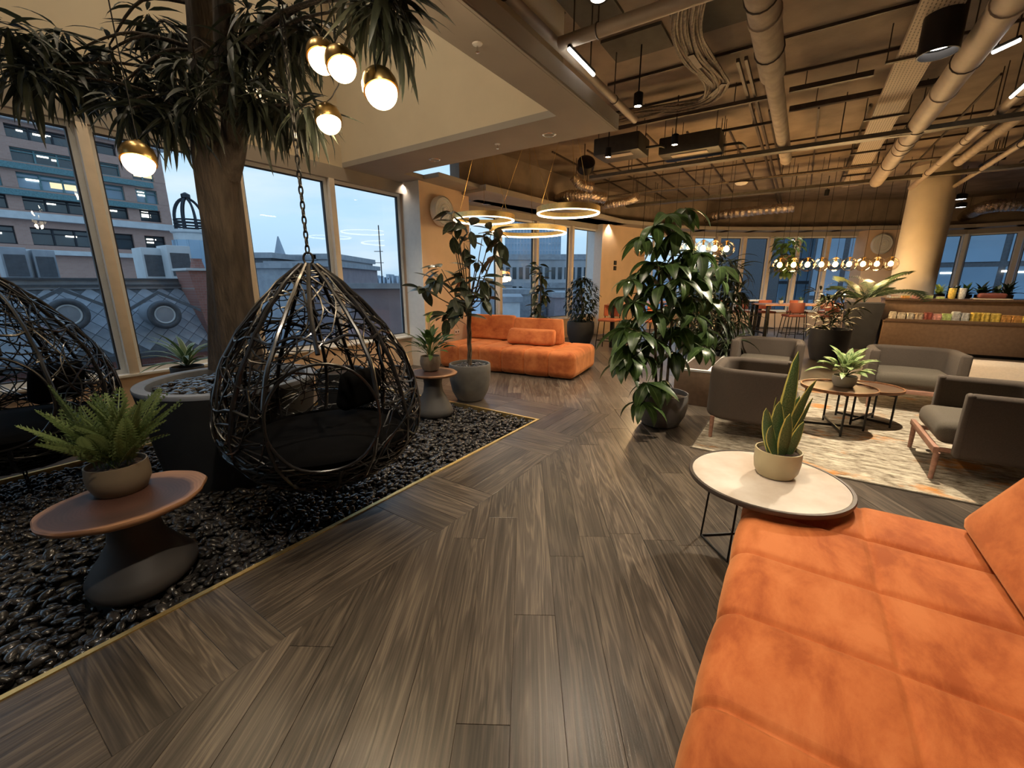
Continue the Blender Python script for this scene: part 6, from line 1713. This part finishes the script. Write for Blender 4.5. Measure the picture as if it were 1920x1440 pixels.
# ================================================================== outside
def brick_mat(name, a, b, mortar, sc):
    m, t, bs, o = nodes(name)
    tc = t.nodes.new('ShaderNodeTexCoord'); mp = t.nodes.new('ShaderNodeMapping'); mp.inputs['Rotation'].default_value = (PI / 2, 0, 0); t.links.new(tc.outputs['Object'], mp.inputs[0])
    bk = t.nodes.new('ShaderNodeTexBrick'); bk.inputs['Scale'].default_value = sc; bk.inputs['Color1'].default_value = (*a, 1); bk.inputs['Color2'].default_value = (*b, 1); bk.inputs['Mortar'].default_value = (*mortar, 1); bk.inputs['Mortar Size'].default_value = .012
    t.links.new(mp.outputs[0], bk.inputs['Vector']); t.links.new(bk.outputs['Color'], bs.inputs['Base Color']); bs.inputs['Roughness'].default_value = .9
brick_mat('brick_red', (.34, .15, .12), (.40, .18, .145), (.36, .28, .25), 4)
brick_mat('brick_office', (.44, .27, .22), (.48, .30, .245), (.44, .34, .29), 2)
mat('slate', (.33, .36, .40), .7, var=.16, scale=3, rand=.16, bump=.2)
mat('slate_dark', (.12, .13, .145), .8, var=.2)
mat('stone_pale', (.62, .63, .63), .7, var=.08, scale=2)
mat('lead_grey', (.33, .35, .38), .5, .2, var=.15, scale=3)
mat('zinc_dark', (.10, .105, .115), .6, .2, var=.15)
mat('verdigris', (.12, .24, .26), .6, .1, var=.2)
mat('iron', (.03, .035, .045), .5, .5)
mat('roof_flat', (.28, .30, .33), .9, var=.25, scale=.6)
mat('city_haze', (.42, .48, .55), .9, var=.2, scale=.2)  # distance haze put into the lightened base colour
mat('city_stone', (.42, .42, .43), .9, var=.15, scale=.3)
mat('glass_dark', (.03, .045, .055), .12, 0, var=.3, scale=.6, spec=.8)
mat('glass_haze_blue', (.24, .35, .45), .2, 0, var=.35, scale=.15, spec=.8)  # blue glass paled, haze mixed into its colour
mat('parapet_brown', (.32, .26, .27), .9, var=.1, scale=2)
lamp_mat('office_glow', (1, .80, .50), 1.2)
lamp_mat('office_strip', (1, .93, .8), 6)
# ---- slate mansard roof across the gap, with its tiles
RZ0, RZ1, RV0, RV1 = -.02, 1.36, 10.0, 10.75
RF = thing('mansard_roof', 'steep blue-grey slate roof of the neighbouring house', 'roof', W(-3.0, RV0, RZ0), RU)
Lr = 11.0; sl = math.hypot(RZ1 - RZ0, RV1 - RV0); an = math.atan2(RZ1 - RZ0, RV1 - RV0)
def on_roof(x, s_, h=0):     # along the eaves, up the slope, off the surface
    return Vector((x, s_ * math.cos(an) - h * math.sin(an), s_ * math.sin(an) + h * math.cos(an)))
g = G(); g.add([on_roof(-7, 0), on_roof(4.6, 0), on_roof(4.6, sl), on_roof(-7, sl)], [(0, 1, 2, 3)]); g.obj('roof_deck', 'slate_dark', RF, smooth=False)
dd = .16
q = G(); V = []; 
for h, k in ((.004, 1.0), (.016, .965)):
    for dx, ds in ((0, -1), (1, 0), (0, 1), (-1, 0)): V.append((dx * dd * .98 * k, ds * dd * .98 * k, h))
q.add(V, [(4, 5, 6, 7), (0, 1, 5, 4), (1, 2, 6, 5), (2, 3, 7, 6), (3, 0, 4, 7)]); sm = mesh('slate_tile', q.V, q.F, 'slate', False)
ns = 0
for r in range(int(sl / dd) + 1):
    for cc in range(-20, 16):
        x = (cc + .5 * (r % 2)) * 2 * dd; s_ = r * dd
        if s_ < .15 or s_ > sl - .1: continue
        p = W(-3.0, RV0, RZ0) + Matrix.Rotation(RU, 3, 'Z') @ on_roof(x, s_)
        f = proj(p)
        if not (-60 < f[0] < 460) or ns >= 300: continue
        o = put('slate_tile', sm, RF, on_roof(x, s_), (an, 0, 0)); ns += 1
g = G(); g.b2((-7, -.35, -.12), (4.6, .0, .0)); g.obj('gutter', 'zinc_dark', RF, smooth=False)
for k, (z0, z1, y0, y1, m) in enumerate(((RZ1, RZ1 + .06, .72, 1.1, 'lead_grey'), (RZ1 + .06, RZ1 + .10, .68, 1.1, 'zinc_dark'), (RZ1 + .10, RZ1 + .20, .80, 1.2, 'lead_grey'), (RZ1 + .20, RZ1 + .24, .74, 1.25, 'zinc_dark'))):
    g = G(); g.b2((-7, y0, z0 - RZ0), (4.6, y1, z1 - RZ0)); g.obj('ridge_moulding', m, RF, smooth=False)
g = G(); g.b2((-7, 1.25, -3), (4.6, 9.0, RZ1 - RZ0 + .12)); g.obj('flat_top', 'roof_flat', RF, smooth=False)
g = G(); g.b2((-7, -.0, -6), (4.6, 1.2, -.12)); g.obj('wall', 'brick_red', RF, smooth=False)
# round dormers
for k, (px, py) in enumerate(((308, 590), (128, 590))):
    p = at_v(px, py, 9.75)
    t = thing('dormer_window', 'round dormer window in the slate roof ' + ('between the post and the tree trunk', 'behind the left hanging chair')[k], 'window', p, RU, 'round dormers of the slate roof')
    g = G(); g.lathe([(.25, -.05), (.27, 0), (.27, .75), (.23, .75)], 32); g.obj('barrel', 'lead_grey', t, rot=(-PI / 2, 0, 0), ang=40)
    g = G(); g.tube([(.26 * math.cos(a), -.03, .26 * math.sin(a)) for a in [2 * PI * j / 36 for j in range(36)]], .062, 10, True); g.obj('ring_frame', 'zinc_dark', t)
    g = G(); g.tube([(.185 * math.cos(a), -.05, .185 * math.sin(a)) for a in [2 * PI * j / 36 for j in range(36)]], .018, 8, True); g.obj('inner_ring', 'stone_pale', t)
    g = G(); g.lathe([(.2, .025), (.2, .03)], 32); g.obj('pane', 'glass_dark', t, rot=(PI / 2, 0, 0))
    for s_ in (-1, 1):
        g = G(); V = [(0, .10, .46), (0, .12, .53), (s_ * .72, -.02, .10), (s_ * .72, -.04, .03)]; g.add(V + [(a, b + .05, c_) for a, b, c_ in V], [(0, 1, 2, 3), (7, 6, 5, 4), (0, 4, 5, 1), (1, 5, 6, 2), (2, 6, 7, 3), (3, 7, 4, 0)]); g.obj('hood_board', 'zinc_dark', t, smooth=False)
# chimney stack
ch = at_v(385, 600, 10.2)
t = thing('chimney_stack', 'broad red brick chimney behind the tree trunk', 'chimney', W(uvof(at_v(340, 505, 10.2))[0] + .05, 9.95, .0), RU)
g = G(); g.add([(0.25, 0, .1), (1.15, 0, .1), (1.15, 0, 1.78), (0, 0, 1.78), (.25, .8, .1), (1.15, .8, .1), (1.15, .8, 1.78), (0, .8, 1.78)], [(0, 1, 2, 3), (5, 4, 7, 6), (4, 0, 3, 7), (1, 5, 6, 2), (3, 2, 6, 7), (4, 5, 1, 0)]); g.obj('stack', 'brick_red', t, smooth=False)
g = G(); g.b2((-.06, -.06, 1.78), (1.2, .86, 1.84), .01); g.obj('cap', 'stone_pale', t)
for k in range(2):
    g = G(); g.lathe([(.13, 1.84), (.15, 1.86), (.11, 2.05), (.13, 2.08)], 16, c=(.35 + .45 * k, .4, 0)); g.obj('chimney_pot', 'brick_red', t, ang=50)
# plant on the flat roof behind: boxes with ducts
for k, (px0, px1, py0, py1, v) in enumerate(((10, 60, 465, 512, 14.5), (70, 112, 470, 512, 14.5), (318, 362, 462, 498, 13.5), (270, 312, 466, 500, 14))):
    a, b = at_v(px0, py1, v), at_v(px1, py0, v); wd = (at_v(px1, py1, v) - a).length
    t = thing('roof_plant_box', ('first', 'second', 'fourth', 'third')[k] + ' pale machine housing from the left on the flat roof outside', 'roof unit', (a.x, a.y, RZ1 + .12), RU)
    h_ = max(.25, b.z - RZ1 - .12); g = G(); g.b2((0, 0, 0), (wd, .8, h_), .02); g.obj('housing', ('lead_grey', 'lead_grey', 'stone_pale', 'stone_pale')[k], t); g = G(); g.b2((wd * .1, -.02, h_ * .2), (wd * .9, -.001, h_ * .8)); g.obj('louvre', 'zinc_dark', t, smooth=False)
# ---- brick office block
BV = 45.0
def bz(py, px=200): return at_v(px, py, BV).z
def bu(px, py=350): return uvof(at_v(px, py, BV))[0]
UR = bu(302, 300); UL = bu(-330, 300)
BO = thing('office_building', 'tall brick office block with lit windows beyond the slate roof', 'building', W(UR, BV, 0), RU)      # local x<0 along the front, y away
ztop = bz(262); zb = -12
g = G(); g.b2((UL - UR, .6, zb), (0, 14, ztop)); g.obj('core', 'brick_office', BO, smooth=False)
rows = [(268, 290), (305, 328), (345, 372), (385, 408), (436, 466)]
rows = [(bz(b, 200), bz(a, 200)) for a, b in rows]
for z0, z1, m in ((ztop, ztop + .9, 'stone_pale'), (bz(424), bz(412), 'stone_pale'), (bz(482), bz(474), 'stone_pale')):
    g = G(); g.b2((UL - UR - .3, -.5, z0), (.4, .62, z1)); g.obj('cornice', m, BO, smooth=False)
g = G(); g.b2((UL - UR, 2, ztop + .9), (-4, 12, ztop + 5)); g.obj('attic_storey', 'lead_grey', BO, smooth=False)
prev = zb
bays = []; x = 0; k = 0
while x > UL - UR:
    w_ = (2.2, 6.6, 6.6)[k % 3]; bays.append((x - w_, x)); x -= w_; k += 1
for (za, zc) in sorted(rows):      # brick bands between the window rows
    g = G(); g.b2((UL - UR, 0, prev), (0, .6, za)); g.obj('brick_band', 'brick_office', BO, smooth=False); prev = zc
g = G(); g.b2((UL - UR, 0, prev), (0, .6, ztop)); g.obj('brick_band', 'brick_office', BO, smooth=False)
ro = random.Random(8)
for ri, (za, zc) in enumerate(rows):
    for x0, x1 in bays:
        g = G(); g.b2((x1 - .75, -.02, za), (x1, .6, zc)); g.obj('brick_pier', 'brick_office', BO, smooth=False)
        wd = thing('window', None, None); wd.parent = BO
        w0, w1 = x0, x1 - .75
        g = G(); g.b2((w0, .35, za), (w1, .38, zc)); g.obj('pane', 'glass_haze_blue' if ri == 2 and ro.random() < .6 else 'glass_dark', wd, smooth=False)
        g = G(); n = max(2, int((w1 - w0) / 1.0))
        for j in range(n + 1): xx = w0 + (w1 - w0) * j / n; g.b2((xx - .05, .22, za), (xx + .05, .35, zc))
        for zz in (za, (za + zc) / 2 + .2, zc - .08): g.b2((w0, .24, zz), (w1, .34, zz + .08))
        g.obj('glazing_bars', 'verdigris' if ri in (1, 2) else 'iron', wd, smooth=False)
        if ro.random() < .85:
            for j in range(ro.randint(2, 4)):
                g = G(); xx = ro.uniform(w0 + .2, w1 - 1.2); zz = zc - ro.uniform(.25, .6); g.b2((xx, .30, zz), (xx + ro.uniform(.3, .7), .345, zz + .10)); g.obj('ceiling_light', 'office_strip', wd, smooth=False)
        if ro.random() < .2:
            g = G(); xx = ro.uniform(w0 + .3, w1 - 1.5); g.b2((xx, .32, za + .3), (xx + 1.4, .345, za + .7)); g.obj('lit_blind', 'office_glow', wd, smooth=False)
for ri in (1, 2):
    za, zc = rows[ri]; g = G(); g.b2((UL - UR, -.35, za - .55), (-1, .0, za - .15)); g.obj('green_spandrel', 'verdigris', BO, smooth=False)
# iron dome on the corner turret
p = at_v(358, 428, 40); t = thing('iron_dome', 'open ironwork dome on the corner turret beside the brick office', 'dome', p, RU); R_ = (at_v(385, 428, 40) - p).length
for k in range(8):
    a = PI * k / 8 * 2; g = G(); g.tube([(R_ * math.cos(a) * math.cos(b), R_ * math.sin(a) * math.cos(b), R_ * .55 + R_ * 1.9 * math.sin(b) * .85) for b in [PI / 2 * j / 9 for j in range(10)]], .09, 6); g.obj('rib', 'iron', t)
    g = G(); g.cyl((R_ * math.cos(a), R_ * math.sin(a), -.2), (R_ * math.cos(a), R_ * math.sin(a), R_ * .55), .10, 6); g.obj('post', 'iron', t)
for z in (.1, R_ * .3, R_ * .55):
    g = G(); g.tube([(R_ * math.cos(2 * PI * j / 28), R_ * math.sin(2 * PI * j / 28), z) for j in range(28)], .07, 6, True); g.obj('hoop', 'iron', t)
g = G(); g.lathe([(.05, 2.1 * R_), (.32, 2.2 * R_), (.32, 2.45 * R_), (.05, 2.6 * R_)], 12); g.obj('finial', 'iron', t)
g = G(); g.lathe([(R_ * 1.2, -9), (R_ * 1.2, -.5), (R_ * 1.35, -.4), (R_ * 1.35, -.2)], 24); g.obj('turret', 'stone_pale', t, ang=30)
for k in range(10):
    a = 2 * PI * k / 10; g = G(); g.box((R_ * 1.2 * math.cos(a), R_ * 1.2 * math.sin(a), -2.1), (.12, 1.0, 2.2), a); g.obj('turret_window', 'glass_haze_blue', t, smooth=False)
# ---- roofs, parapets and skyline towards the right
def block(name, label, px0, px1, pytop, dist, m, depth=8, zbase=-30, cat='building', rot=None, roof=None):
    """a building whose front stands `dist` metres down the line of sight (world y)"""
    a, b = at_y(px0, pytop, dist), at_y(px1, pytop, dist)
    t = thing(name, label, cat, (a.x, a.y, 0), 0)
    g = G(); g.b2((0, 0, zbase), (b.x - a.x, depth, a.z)); g.obj('walls', m, t, smooth=False)
    g = G(); g.b2((-.2, -.2, a.z), (b.x - a.x + .2, depth + .2, a.z + .012 * dist)); g.obj('roof', roof or 'lead_grey', t, smooth=False)
    return t, a, b
block('roof_block', 'dark low roof block left of the spire', 468, 508, 484, 26, 'zinc_dark')
block('roof_block', 'grey flat roof below the spire', 480, 545, 503, 22, 'lead_grey')
block('roof_block', 'brown house top behind the chain of the central chair', 505, 622, 500, 24, 'parapet_brown')
block('roof_block', 'domed grey roof left of the second window post', 540, 590, 488, 30, 'city_stone')
block('roof_block', 'grey roof right behind the second window post', 592, 628, 486, 30, 'city_stone')
p = at_y(527, 492, 60); t = thing('church_spire', 'thin dark church spire on the skyline', 'spire', p); g = G(); g.lathe([(1.3, -10), (1.3, 0), (.9, .4), (.08, 3.4)], 8); g.obj('spire', 'city_haze', t, smooth=False)
t, a, b = block('brick_parapet', 'plain brown parapet wall beyond the last left window', 655, 800, 541, 12.5, 'parapet_brown', 1.0, cat='wall')
for k in range(26):
    px = 640 + k * 6.4 + ro.uniform(-2, 2); h = ro.uniform(3, 14) + (8 if k in (8, 9, 18) else 0)
    block('far_tower', 'tiny hazy skyline block, %d%s along the horizon' % (k + 1, {1: 'st', 2: 'nd', 3: 'rd'}.get((k + 1) % 10 if k + 1 not in (11, 12, 13) else 0, 'th')), px, px + ro.uniform(2.5, 4), 538 - h, 420, 'city_haze', 20, -60, roof='city_haze')
p = at_y(718, 545, 16); t = thing('antenna_mast', 'slender aerial mast rising above the brown parapet', 'antenna', p); g = G(); g.cyl((0, 0, -31.4), (0, 0, 2.3), .02, 6); g.obj('mast', 'iron', t); 
for z in (1.4, 1.0):
    g = G(); g.cyl((-.22, 0, z), (.1, 0, z), .012, 5); g.obj('cross_arm', 'iron', t)
# tower and stone office seen through the middle windows
def facade_grid(t, x0, x1, z0, z1, nx, nz, y, gm, fr=.7, frz=.6):
    V = []; F = []
    me = None; dx, dz = (x1 - x0) / nx, (z1 - z0) / nz
    q = G(); q.b2((-dx * fr / 2, -.06, -dz * frz / 2), (dx * fr / 2, 0, dz * frz / 2)); me = mesh('window', q.V, q.F, gm, False)
    for i in range(nx):
        for j in range(nz):
            put('window', me, t, (x0 + dx * (i + .5), y - .005, z0 + dz * (j + .5)))
t, a, b = block('glass_tower', 'tall blue glass tower behind the ring lamps', 946, 1056, 300, 110, 'city_haze', 16, -40)
facade_grid(t, 0, b.x - a.x, 6, a.z, 18, 14, 0, 'glass_haze_blue', .55, .8)
t, a, b = block('stone_office', 'low stone office with rows of windows beneath the glass tower', 934, 1130, 487, 70, 'city_stone', 12, -40)
facade_grid(t, 0, b.x - a.x, -1.5, a.z - .6, 16, 2, 0, 'glass_dark', .6, .62)
for k, (px0, px1, py, d, m) in enumerate(((930, 1010, 552, 40, 'lead_grey'), (985, 1130, 540, 46, 'roof_flat'), (930, 975, 566, 30, 'stone_pale'), (1040, 1130, 558, 34, 'parapet_brown'), (900, 960, 535, 55, 'city_stone'))):
    block('roof_block', ('grey roof', 'pale flat roof', 'white parapet', 'brown brick roof', 'stone roof')[k] + ' seen low through the middle windows', px0, px1, py, d, m)
g = G()
for (x0, y0), (x1, y1) in (((940, 560), (1060, 556)), ((950, 560), (960, 572)), ((985, 557), (1000, 585)), ((1000, 558), (1030, 580))): g.tube([at_y(x0, y0, 20), at_y(x1, y1, 20)], .035, 5)
# curved end: hazy towers, dark glass office
t, a, b = block('glass_tower', 'pale blue high-rise behind the hanging plant', 1388, 1446, 470, 90, 'glass_haze_blue', 12, -40); facade_grid(t, 0, b.x - a.x, 0, a.z, 6, 9, 0, 'city_haze', .5, .5)
block('far_tower', 'hazy low block behind the globe lamps', 1210, 1395, 512, 120, 'city_haze', 12, -40, roof='city_haze')
block('roof_block', 'sloping grey roof low behind the far tables', 1340, 1460, 545, 40, 'lead_grey')
t, a, b = block('glass_office', 'dark glass office behind the far globe lamps', 1478, 1640, 400, 30, 'zinc_dark', 10, -30)
facade_grid(t, 0, b.x - a.x, -3, a.z, 9, 6, 0, 'glass_haze_blue', .86, .86)
t = thing('glass_office', 'blue gridded glass office filling the right-hand windows', 'building', (20.0, 22, 0), math.radians(-40))
g = G(); g.b2((-4, 0, -20), (22, 8, 14)); g.obj('walls', 'zinc_dark', t, smooth=False)
facade_grid(t, -4, 22, -6, 14, 18, 12, 0, 'glass_haze_blue', .84, .86)
for k in range(26):
    g = G(); x, z = ro.uniform(-3, 15), ro.uniform(-1, 7); g.b2((x, -.09, z), (x + .5, -.07, z + .07)); g.obj('ceiling_light', 'office_strip', t, smooth=False)
# ---- town ground far below
g = G(); g.b2((-900, -400, -31), (900, 900, -30)); tag(g.obj('town_ground', 'city_haze', smooth=False), kind='structure')
g = G(); g.b2((-14, .6, -.9), (7, 5.9, -.6)); tag(g.obj('lower_roof', 'zinc_dark', loc=W(0, 3.5), rot=(0, 0, RU), smooth=False), 'dark flat roof just outside the left windows', 'roof')
print('PLANKS', NP, 'OBJECTS', len(bpy.data.objects), 'TRIS', sum(len(o.data.polygons) for o in bpy.data.objects if o.type == 'MESH'))
